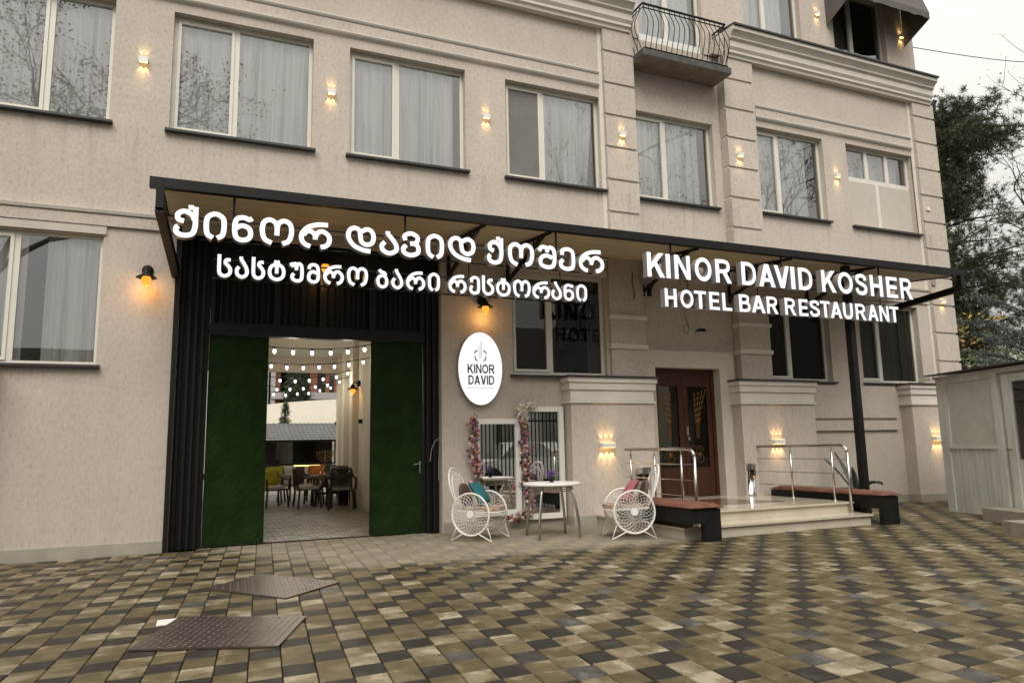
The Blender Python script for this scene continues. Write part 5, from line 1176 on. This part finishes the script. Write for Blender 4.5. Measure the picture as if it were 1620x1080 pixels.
# ================================================================== wheel chairs, table, mirrors
def wheel_chair(cx, cy, fwd, label, back_m, pil_m, group='white wire armchairs with wheel shaped sides', hw=.30):
    t_ = thing('wire_wheel_armchair', label, 'armchair', (cx, cy, 0), group)
    f = Vector((fwd[0], fwd[1], 0)).normalized(); s = Vector((-f.y, f.x, 0))           # s = left of the sitter
    P = lambda a, b, z: Vector((cx, cy, z)) + f * a + s * b
    for e in (-1, 1):
        zc, r = .375, .29
        w_ = MB(); w_.tube([P(r * math.cos(k * math.pi / 24), e * hw, zc + r * math.sin(k * math.pi / 24)) for k in range(48)], .013, 8, closed=True)
        wl = w_.build('wheel_side', 'white', t_, smooth=True)
        sp_ = MB()
        for k in range(24):
            a0 = 2 * math.pi * k / 24
            for dr in (-1, 1):
                pts = []
                for i in range(9):
                    u = i / 8; aa = a0 + dr * 1.05 * u; rr = .03 + (r - .035) * math.sin(u * math.pi / 2); pts.append(P(rr * math.cos(aa), e * hw, zc + rr * math.sin(aa)))
                sp_.tube(pts, .0028, 3, caps=False)
        sp_.build('wire_spokes', 'white', wl)
        hb = MB(); n_ = 20
        v = [P(.05 * math.cos(k * 2 * math.pi / n_), e * hw + o_, zc + .05 * math.sin(k * 2 * math.pi / n_)) for o_ in (-.012, .012) for k in range(n_)]
        hb.add(v, [tuple(range(n_)), tuple(range(2 * n_ - 1, n_ - 1, -1))] + [(k, k + n_, (k + 1) % n_ + n_, (k + 1) % n_) for k in range(n_)]); fix(hb.build('hub', 'white', wl))
        fo = MB(); fo.tube([P(.10, e * hw, .12), P(.33, e * hw, .012), P(.26, e * hw, .20)], .010, 6); fo.build('foot', 'white', t_); fo = MB(); fo.tube([P(-.10, e * hw, .12), P(-.30, e * hw, .012), P(-.22, e * hw, .20)], .010, 6); fo.build('foot', 'white', t_)
    # seat basket
    q = MB()
    rim = [P(.30, .26, .40), P(.36, .15, .40), P(.38, 0, .40), P(.36, -.15, .40), P(.30, -.26, .40), P(-.22, -.27, .42), P(-.22, .27, .42)]
    q.tube(rim, .010, 6, closed=True)
    for k in range(-3, 4):
        b = k * .08
        q.tube([P(.37 - abs(b) * .25, b, .40), P(.28, b * .8, .26), P(.05, b * .7, .20), P(-.2, b * .9, .24)], .003, 3, caps=False)
    for a, z in ((.28, .26), (.1, .21), (-.1, .21)): q.tube([P(a, -.25, z + .06), P(a, 0, z), P(a, .25, z + .06)], .004, 3, caps=False)
    q.tube([P(.24, hw, .22), P(.24, -hw, .22)], .009, 6); q.tube([P(-.2, hw, .22), P(-.2, -hw, .22)], .009, 6)
    q.build('seat_basket', 'white', t_)
    sc_ = MB(); v = []; nn = 10
    for z in (.40, .47):
        for i in range(24):
            a = i / 24 * 6.283; v.append(P(.07 + .30 * math.copysign(abs(math.cos(a)) ** .7, math.cos(a)), .25 * math.copysign(abs(math.sin(a)) ** .7, math.sin(a)), z))
    sc_.add(v, [tuple(range(24))[::-1], tuple(range(24, 48))] + [(k, (k + 1) % 24, (k + 1) % 24 + 24, k + 24) for k in range(24)]); sc_.build('seat_cushion', 'floral', t_)
    # back: two nested ovals leaning back
    bk = MB()
    def oval(r1, r2, zc, n_=28): return [P(-.24 - .20 * (zc + r2 * math.sin(k * 2 * math.pi / n_) - .4) / .6, r1 * math.cos(k * 2 * math.pi / n_), zc + r2 * math.sin(k * 2 * math.pi / n_)) for k in range(n_)]
    bk.tube(oval(.23, .31, .70), .012, 6, closed=True); bk.tube(oval(.17, .24, .66), .008, 6, closed=True)
    for k in range(-3, 4):
        b = k * .05; bk.tube([P(-.24 - .2 * (z - .4) / .6, b * (1 - .2 * (z - .4)), z) for z in (.46, .7, .70 + .30 * math.sqrt(max(0, 1 - (b / .23) ** 2)))], .003, 3, caps=False)
    bk.build('back', 'white', t_)
    bc = MB(); n_ = 20; v = [P(-.19 + o_ - .16 * (zc_ - .4) / .6, .15 * math.cos(k * 6.283 / n_), zc_) for o_ in (0, .05) for k in range(n_) for zc_ in [.62 + .17 * math.sin(k * 6.283 / n_)]]
    bc.add(v, [tuple(range(n_))[::-1], tuple(range(n_, 2 * n_))] + [(k, (k + 1) % n_, (k + 1) % n_ + n_, k + n_) for k in range(n_)]); bc.build('back_pad', back_m, t_)
    # loose pillow rests on the seat: a thing of its own
    pm = MB(); v = []; nn = 9
    for side in (1, -1):
        for i in range(nn):
            for j in range(nn):
                u, w2 = 2 * i / (nn - 1) - 1, 2 * j / (nn - 1) - 1
                th = .065 * ((1 - u ** 4) * (1 - w2 ** 4)) ** .6; px = .17 * u * (1 - .10 * (1 - w2 * w2)); pz = .17 * w2 * (1 - .10 * (1 - u * u))
                v.append(P(-.01 - .10 * w2 + side * th, .03 + px, .655 + pz * .93))
    fs = [(i * nn + j, i * nn + j + 1, (i + 1) * nn + j + 1, (i + 1) * nn + j) for i in range(nn - 1) for j in range(nn - 1)]; fs += [tuple(k + nn * nn for k in f_[::-1]) for f_ in fs]
    pm.add(v, fs); o_ = pm.build('throw_pillow', pil_m, smooth=True)
    tag(o_, ('teal' if pil_m == 'teal' else 'pink') + ' pillow on the ' + ('left' if pil_m == 'teal' else 'right') + ' white wheel armchair', 'pillow')
    return t_
wheel_chair(3.74, -1.00, (.69, -.73), 'white wire wheel armchair left of the round table, teal pillow', 'brown', 'teal')
wheel_chair(5.67, -1.93, (-.95, .30), 'white wire wheel armchair right of the round table, pink pillow', 'brown', 'pink')
def round_table(x, y):
    t_ = thing('round_table', 'round white table on four curved steel legs between the wheel armchairs', 'table', (x, y, 0))
    MB().lathe([(.02, .735), (.41, .735), (.425, .745), (.425, .765), (.415, .775), (.02, .776)], (x, y, 0), 48).build('table_top', 'white', t_, smooth=False)
    q = MB()
    for z in (.66, .69): q.tube([(x + .31 * math.cos(k * .2618), y + .31 * math.sin(k * .2618), z) for k in range(24)], .009, 6, closed=True)
    q.build('ring', 'steel', t_, smooth=True)
    for k in range(4):
        a = R(38 + 90 * k); c_, s_ = math.cos(a), math.sin(a)
        MB().tube([(x + r_ * c_, y + r_ * s_, z) for r_, z in ((.26, .73), (.31, .70), (.345, .62), (.39, .4), (.42, .2), (.43, 0))], .020, 10).build('leg', 'steel', t_, smooth=True)
round_table(4.77, -1.28)
fp = thing('flower_pot', 'small black pot of purple flowers on the round white table', 'flower pot', (4.77, -1.28, .777))
MB().lathe([(.028, 0), (.038, .075), (.036, .075), (.034, .06)], (4.77, -1.28, .777), 14).build('pot', 'blackmatt', fp, smooth=True)
rng = random.Random(9); q = MB(); leaves(q, (4.77, -1.28, .875), .055, 40, .02, rng); q.build('leaves', 'leafpot', fp)
q = MB(); leaves(q, (4.77, -1.28, .90), .07, 90, .018, rng, .6); q.build('blossom', 'purple', fp)
def mirror(x0, x1, z0, z1, label, fr=.085):
    t_ = thing('wall_mirror', label, 'mirror', ((x0 + x1) / 2, -.05, z0))
    f_ = MB(); f_.box(x0, x0 + fr, -.075, -.02, z0, z1); f_.box(x1 - fr, x1, -.075, -.02, z0, z1); f_.box(x0 + fr, x1 - fr, -.075, -.02, z1 - fr, z1); f_.box(x0 + fr, x1 - fr, -.075, -.02, z0, z0 + fr); f_.build('frame', 'white', t_)
    MB().add([(x0 + fr, -.045, z0 + fr), (x1 - fr, -.045, z0 + fr), (x1 - fr, -.045, z1 - fr), (x0 + fr, -.045, z1 - fr)], [(0, 1, 2, 3)]).build('mirror_glass', 'mirror', t_)
mirror(4.02, 4.82, .22, 1.76, 'shorter white framed mirror left of the taller one'); mirror(4.86, 5.62, .13, 1.96, 'taller white framed mirror beside the pier')
def garland(pts, label, seed, pale=0):
    rng = random.Random(seed); t_ = thing('flower_garland', label, 'flower garland', (pts[0][0], -.1, pts[0][1]))
    c = catmull(pts, 10); st_ = MB(); st_.tube([(p.x, -.10, p.y) for p in c], .012, 5); st_.build('stem', 'bark', t_)
    b = MB(); b2 = MB(); lf = MB(); n_ = len(c)
    for i, p in enumerate(c):
        for _ in range(5):
            q = Vector((p.x + rng.gauss(0, .040), -.115 - rng.random() * .05, p.y + rng.gauss(0, .03)))
            tgt = b2 if i < pale else b; r_ = rng.uniform(.015, .036)
            # a rose: a small faceted double bowl
            v = [q + Vector((0, -r_ * .7, 0))] + [q + Vector((r_ * math.cos(k * 1.047), -r_ * .2 * (k % 2), r_ * math.sin(k * 1.047))) for k in range(6)] + [q + Vector((0, r_ * .5, 0))]
            tgt.add(v, [(0, 1 + k, 1 + (k + 1) % 6) for k in range(6)] + [(7, 1 + (k + 1) % 6, 1 + k) for k in range(6)])
        leaves(lf, (p.x, -.11, p.y), .07, 4, .022, rng)
    if b.v: b.build('blossoms', 'blossom', t_)['kind'] = 'stuff'
    if b2.v: b2.build('pale_blossoms', 'blossomw', t_)['kind'] = 'stuff'
    lf.build('leaves', 'foliage', t_)['kind'] = 'stuff'
garland([(3.98, 1.76), (4.0, 1.5), (3.98, 1.2), (4.03, .95), (4.06, .70), (4.12, .45)], 'garland of pink and mauve flowers on the left mirror', 1)
garland([(5.02, 1.96), (4.86, 1.98), (4.82, 1.85), (4.88, 1.6), (4.86, 1.3), (4.90, 1.0), (4.88, .7), (4.92, .45), (4.90, .25), (4.74, .19), (4.60, .17)], 'garland of pink and cream flowers on the taller mirror', 2, 26)

# ================================================================== manhole plates
def checker():
    m, t, b = new_mat('rusty_checker_plate'); b.inputs['Metallic'].default_value = 0.75; b.inputs['Roughness'].default_value = 0.36
    f = noise(t, 5, 5, 0.7)
    t.links.new(ramp(t, f, [(0.3, (0.10, 0.075, 0.065)), (0.6, (0.16, 0.13, 0.115)), (0.8, (0.24, 0.20, 0.175))]), b.inputs['Base Color']); bump(t, b, noise(t, 60, 3), .3, .003); return m
M['checker'] = checker(); M['tread_glint'] = simple('glint_tread', (0.22, 0.18, 0.16), 0.25, 0.35, 4, metal=.9)  # tread coloured brighter than the plate to suggest glints
def plate(P4, label):
    t_ = thing('steel_cover_plate', label, 'cover plate', (*P4[0], 0), 'checker steel covers lying on the paving')
    a, b, c, d = [Vector((*p, 0)) for p in P4]; z0, z1 = .004, .016
    q = MB(); q.add([(*p[:2], z) for z in (z0, z1) for p in (a, b, c, d)], [(3, 2, 1, 0), (4, 5, 6, 7)] + [(k, (k + 1) % 4, (k + 1) % 4 + 4, k + 4) for k in range(4)]); fix(q.build('plate', 'checker', t_))
    r_ = MB(); n1 = int((b - a).length / .05); n2 = int((d - a).length / .05)
    for i in range(1, n1):
        for j in range(1, n2):
            u, v = i / n1, j / n2; p = a.lerp(b, u).lerp(d.lerp(c, u), v); e1 = (b - a).normalized(); e2 = (d - a).normalized()
            D_ = (e1 + e2 if (i + j) % 2 else e1 - e2).normalized(); S_ = Vector((-D_.y, D_.x, 0))
            zz = Vector((0, 0, z1)); p = Vector((p.x, p.y, 0))
            r_.add([p - D_ * .018 + zz, p - S_ * .006 + zz, p + D_ * .018 + zz, p + S_ * .006 + zz, p + Vector((0, 0, z1 + .004))], [(0, 1, 4), (1, 2, 4), (2, 3, 4), (3, 0, 4)])
    r_.build('tread_pattern', 'tread_glint', t_)['kind'] = 'stuff'
plate([(.09, -3.19), (.75, -4.05), (1.32, -3.48), (.64, -2.55)], 'farther rusty checker plate cover nearest the gate')
plate([(-.40, -5.31), (.53, -5.69), (.82, -4.87), (-.10, -4.40)], 'nearer rusty checker plate cover with a white chip at its corner')
tag(MB().box(-.26, -.05, -4.62, -4.42, .0035, .0105).build('white_tile', 'white'), 'small white tile showing from under the nearer cover', 'tile')

# ================================================================== shed at the right
SA, SB = Vector((12.49, -1.85)), Vector((12.16, -2.77)); sdv = (SB - SA).normalized(); snv = Vector((-sdv.y, sdv.x)) * -1   # along and outward
if snv.dot(Vector((0, -10.98)) - SA) < 0: snv = -snv
def shed_pt(u, v, z): p = SA + sdv * u + snv * v; return (p.x, p.y, z)
def sbox(mb, u0, u1, v0, v1, z0, z1, m=0):
    vs = [shed_pt(u, v, z) for z in (z0, z1) for v in (v0, v1) for u in (u0, u1)]
    return mb.add(vs, [(0, 2, 3, 1), (4, 5, 7, 6), (0, 1, 5, 4), (2, 6, 7, 3), (0, 4, 6, 2), (1, 3, 7, 5)], m)
M['shedwhite'] = simple('weathered_white_boards', (0.52, 0.51, 0.46), 0.7, 0.16, 5, mscale=(1, 1, 0.25), bmp=0.2)
M['shedpanel'] = simple('grey_white_panel', (0.47, 0.46, 0.41), 0.6, 0.10, 3, bmp=0.05)
SH = thing('white_shed', 'weathered white wooden booth with plank base at the right', 'shed', (SA.x, SA.y, 0))
o = sbox(MB(), -.03, 4.6, -2.6, -.06, 0, 2.42).build('shed_body', 'shedwhite', SH); fix(o)
def spart(name, mat, *a): return fix(sbox(MB(), *a).build(name, mat, SH))
spart('corner_post', 'shedwhite', -.04, .17, -.06, .012, 0, 2.42)
spart('post', 'shedwhite', 1.36, 1.50, -.06, .014, 0, 2.34)
spart('top_rail', 'shedwhite', .17, 4.6, -.06, .010, 2.34, 2.42)
spart('rail', 'shedwhite', .17, 1.36, -.06, .016, 1.11, 1.15); spart('panel', 'shedpanel', .17, 1.36, -.059, -.02, 1.15, 2.34)
spart('panel_frame', 'shedwhite', .17, .21, -.019, .004, 1.15, 2.34); spart('panel_frame', 'shedwhite', .21, 1.36, -.019, .004, 2.28, 2.34)
for k in range(10):
    a = .172 + k * .1188; spart('plank', 'shedwhite', a, a + .107, -.058, random.uniform(-.012, -.002), .0, 1.108)
shd = spart('door', 'shedwhite', 1.60, 2.40, -.05, -.01, .05, 2.30); shd['label'] = 'white shed door with glazed upper half'
spart('door_stile', 'shedwhite', 1.60, 1.76, -.009, .008, .05, 2.30); spart('door_pane', 'glassdark', 1.80, 2.30, -.009, -.004, .95, 2.18)
q = MB(); q.tube([shed_pt(1.62, .01, 1.10), shed_pt(1.62, .06, 1.10), shed_pt(1.74, .06, 1.10)], .01, 6); q.build('handle', 'steel', SH)
for k in range(18):
    a = 2.5 + k * .1188; spart('plank', 'shedwhite', a, a + .113, -.058, random.uniform(-.012, -.004), .0, 2.33) if k < 16 else None
rf = MB(); rf.add([shed_pt(-.16, .14, 2.44), shed_pt(4.9, .14, 2.44), shed_pt(4.9, -2.9, 2.60), shed_pt(-.16, -2.9, 2.60), shed_pt(-.16, .14, 2.465), shed_pt(4.9, .14, 2.465), shed_pt(4.9, -2.9, 2.625), shed_pt(-.16, -2.9, 2.625)],
                  [(0, 1, 2, 3), (7, 6, 5, 4), (0, 4, 5, 1), (2, 6, 7, 3), (0, 3, 7, 4), (1, 5, 6, 2)]); fix(rf.build('roof', 'sill', SH))
spart('eave_lamp', 'pvc', -.30, .05, .05, .16, 2.36, 2.42)
# stone steps before the shed door
def slab(P4, z0, z1, label):
    q = MB(); q.add([(*p, z) for z in (z0, z1) for p in P4], [(3, 2, 1, 0), (4, 5, 6, 7)] + [(k, (k + 1) % 4, (k + 1) % 4 + 4, k + 4) for k in range(4)])
    tag(fix(q.build('stone_step', 'stone')), label, 'stone step', 'stone steps before the shed door')
def sxy(u, v): p = SA + sdv * u + snv * v; return (p.x, p.y)
slab([sxy(1.5, .03), sxy(3.0, .03), sxy(3.0, .50), sxy(1.5, .50)], -.02, .19, 'stone step against the shed wall')
slab([sxy(3.27, .95), sxy(4.9, .95), sxy(4.9, 1.52), sxy(3.27, 1.52)], -.02, .19, 'nearer pale stone block in front of the shed step')

# ================================================================== small things on the facade
AW = thing('canvas_awning', 'weathered grey canvas awning over the top right window', 'awning', (13.8, -.3, 10.5))
q = MB(); prof_ = [(.09, 12.0), (-.28, 11.83), (-.50, 11.5), (-.62, 11.12), (-.62, 10.96)]; xa, xb = 12.72, 15.22; v = []; n_ = 14
for (y, z) in prof_:
    for i in range(n_ + 1): v.append((xa + (xb - xa) * i / n_, y + .01 * math.sin(i * 1.9), z + .012 * math.sin(i * 2.7) * (z < 11)))
q.add(v, [(j * (n_ + 1) + i, j * (n_ + 1) + i + 1, (j + 1) * (n_ + 1) + i + 1, (j + 1) * (n_ + 1) + i) for j in range(4) for i in range(n_)])
for x in (xa, xb):
    k = [(x, .09, 10.62)] + [(x, y, z) for y, z in prof_]; q.add(k, [tuple(range(len(k)))])
q.build('canvas', 'awning', AW)
dp = thing('downpipe', 'black rainwater pipe down the right corner of the hotel', 'pipe', (15.8, -.05, 2.5))
MB().tube([(15.80, .02, 2.3), (15.80, .02, 9.1), (15.85, -.1, 9.3)], .055, 10).build('pipe', 'black', dp, smooth=True)
for z in (3.0, 3.66, 4.29, 4.93, 5.6, 6.9, 8.16): MB().box(15.70, 15.87, -.05, .07, z - .03, z + .03).build('pipe_clip', 'black', dp)
cc = thing('security_camera', 'small black security camera with looped cable beside the entrance', 'camera', (8.61, .0, 3.41))
MB().tube([(8.62, .02, 3.43), (8.64, -.12, 3.40)], .03, 8).lathe([(.02, 0), (.04, .02), (.02, .04)], (8.61, .06, 3.40), 10).build('body', 'blackmatt', cc)
MB().tube([(8.38 + .07 * math.cos(k * .5), .105, 3.45 + .08 * math.sin(k * .5)) for k in range(14)] + [(8.3, .105, 3.9), (8.3, .105, 4.4)], .004, 4).build('cable', 'blackmatt', cc)
fl = thing('flood_light', 'dark floodlight on a wall bracket under the canopy', 'floodlight', (7.46, -.1, 4.3))
MB().box(7.28, 7.44, -.22, -.09, 4.20, 4.42).build('head', 'greyprint', fl); MB().tube([(7.46, -.07, 4.05), (7.5, -.2, 4.22), (7.42, -.16, 4.30)], .02, 6).box(7.42, 7.50, -.10, -.071, 3.98, 4.5).build('bracket', 'blackmatt', fl)
MB().tube([(7.12, -.075, 4.4), (7.10, -.08, 4.2), (7.14, -.08, 4.05), (7.13, -.08, 3.9)], .008, 4).build('cable', 'blackmatt', fl)
tag(MB().box(15.12, 15.22, -.13, -.101, 6.48, 6.56).build('sensor_box', 'white'), 'small white box on the corner pilaster', 'sensor box')
tag(MB().box(15.02, 15.14, -.14, -.101, 4.72, 4.86).build('junction_box', 'side'), 'pale grey junction box on the corner under the canopy', 'junction box')
tag(MB().tube([(15.55 + (34 - 15.55) * k / 16, .5 + 2.5 * k / 16, 11.0 + 5.3 * k / 16 - .6 * math.sin(math.pi * k / 16)) for k in range(17)], .012, 4).build('overhead_wire', 'blackmatt'), 'thin wire running from the hotel corner to the right', 'wire')

# ================================================================== across the street (seen in the glass and mirrors)
bare_tree(-8.4, -14.5, 17, 41, 'bare street tree behind the viewer, mirrored in the left windows', 6, 4, .055, .28, (2.2, 0), 4.6)
bare_tree(-12.5, -15.5, 15, 47, 'second bare street tree mirrored in the left windows', 5, 4, .09, .26, (.5, 0), 4.0)
bare_tree(19, -17, 17, 42, 'bare street tree mirrored in the windows right of the balcony', 6, 1, .06, .26, (0, 0), 4.2)
bare_tree(23.2, -15.5, 16, 43, 'farther bare street tree mirrored in the right windows', 6, 1, .06, .25, (0, 0), 4.0)
FN = thing('iron_fence', 'black wrought iron fence across the yard, mirrored in the wall mirrors', 'fence', (11, -9.2, 0))
q = MB(); q.box(7.2, 17, -9.22, -9.18, .15, .19); q.box(7.2, 17, -9.22, -9.18, 2.05, 2.10); q.box(7.2, 17, -9.22, -9.18, 2.32, 2.37); q.build('fence_rail', 'blackmatt', FN)
for k in range(78):
    x = 7.25 + k * .125; MB().box(x - .016, x + .016, -9.216, -9.184, 0, 2.45 + .08 * math.sin(k * .5)).build('fence_bar', 'blackmatt', FN)
q = MB()
for k in range(39):
    x = 7.3 + k * .25; q.tube([(x, -9.2, 2.1), (x + .125, -9.2, 2.32)], .01, 4); q.tube([(x + .125, -9.2, 2.1), (x, -9.2, 2.32)], .01, 4)
q.build('fence_scrollwork', 'blackmatt', FN)
for x in (7.2, 10.3, 13.5, 16.9): MB().box(x - .06, x + .06, -9.26, -9.14, 0, 2.6).build('fence_post', 'blackmatt', FN)
def car(x, y, L, mat, label):
    t_ = thing('parked_car', label, 'car', (x, y, 0))
    b = MB(); sec = [(-.5, .30, .62), (-.46, .24, .80), (-.28, .22, .90), (-.2, .22, .92), (.22, .22, .92), (.42, .22, .98), (.49, .26, .90), (.5, .35, .6)]; v = []
    for u, z0, z1 in sec: v += [(x + u * L, y - .85, z0), (x + u * L, y - .85, z1), (x + u * L, y + .85, z1), (x + u * L, y + .85, z0)]
    n_ = len(sec); b.add(v, [(0, 1, 2, 3), tuple(4 * (n_ - 1) + k for k in (3, 2, 1, 0))] + [(4 * i + k, 4 * i + 4 + k, 4 * i + 4 + (k + 1) % 4, 4 * i + (k + 1) % 4) for i in range(n_ - 1) for k in range(4)]); fix(b.build('body', mat, t_))
    c = MB(); v = []
    for u, z, iy in ((-.26, .90, .80), (-.12, 1.42, .64), (.24, 1.44, .64), (.44, .96, .80)): v += [(x + u * L, y - iy, z), (x + u * L, y + iy, z)]
    c.add(v, [(0, 2, 3, 1), (2, 4, 5, 3), (4, 6, 7, 5), (0, 6, 4, 2), (1, 3, 5, 7)]); c.build('cabin_glass', 'glassdark', t_)
    MB().box(x - .12 * L, x + .24 * L, y - .64, y + .64, 1.425, 1.46).build('roof', mat, t_)
    for u in (-.32, .32):
        for s in (-1, 1): MB().lathe([(.1, -.1), (.31, -.1), (.33, -.06), (.33, .06), (.31, .1), (.1, .1)], (x + u * L, y + s * .76, .33), 20, axis='y').build('wheel', 'tyre', t_)
car(10.2, -12.2, 4.3, 'carwhite', 'white car parked behind the iron fence, mirrored in the left mirror'); car(15.2, -12.4, 4.5, 'carblack', 'black car parked behind the iron fence, mirrored in the taller mirror')
OB = thing('street_building', 'grey building across the street with an added dark wing, mirrored in the ground floor glass', 'building', (8, -30, 0))
MB().box(-30, 2, -38, -30, 0, 6.5).box(26.01, 60, -40, -31, 0, 13.5).build('wall', 'drape', OB); MB().box(2.01, 26, -40, -31, 0, 9.0).build('wall', 'concrete', OB)  # tall dark wing added out of view to darken the window reflections
for k in range(20):
    x = -28 + k * 3.2
    if 0 < x < 5: continue
    MB().box(x, x + 1.4, -30.9 if x > 2 else -29.98, -30.85 if x > 2 else -29.9, 1.5, 3.6).build('window', 'glassdark', OB)

# leaf litter and grit scattered over the paving
rng = random.Random(77); q = MB()
for _ in range(170):
    y_ = rng.uniform(-8.2, -.2); x_ = rng.uniform(-1.5, 3.5 + 1.4 * (y_ + 10)); k_ = rng.uniform(.004, .018)
    if 6.0 < x_ < 9.8 and y_ > -2.8: continue
    a = rng.uniform(0, 6.28); c_, s_ = math.cos(a) * k_, math.sin(a) * k_
    q.add([(x_ - c_, y_ - s_, .006), (x_ + s_ * .5, y_ - c_ * .5, .011), (x_ + c_, y_ + s_, .007), (x_ - s_ * .5, y_ + c_ * .5, .013)], [(0, 1, 2, 3)])
tag(q.build('leaf_litter', 'autumn'), 'scattered crumbs of dry leaf and grit on the paving', kind='stuff')
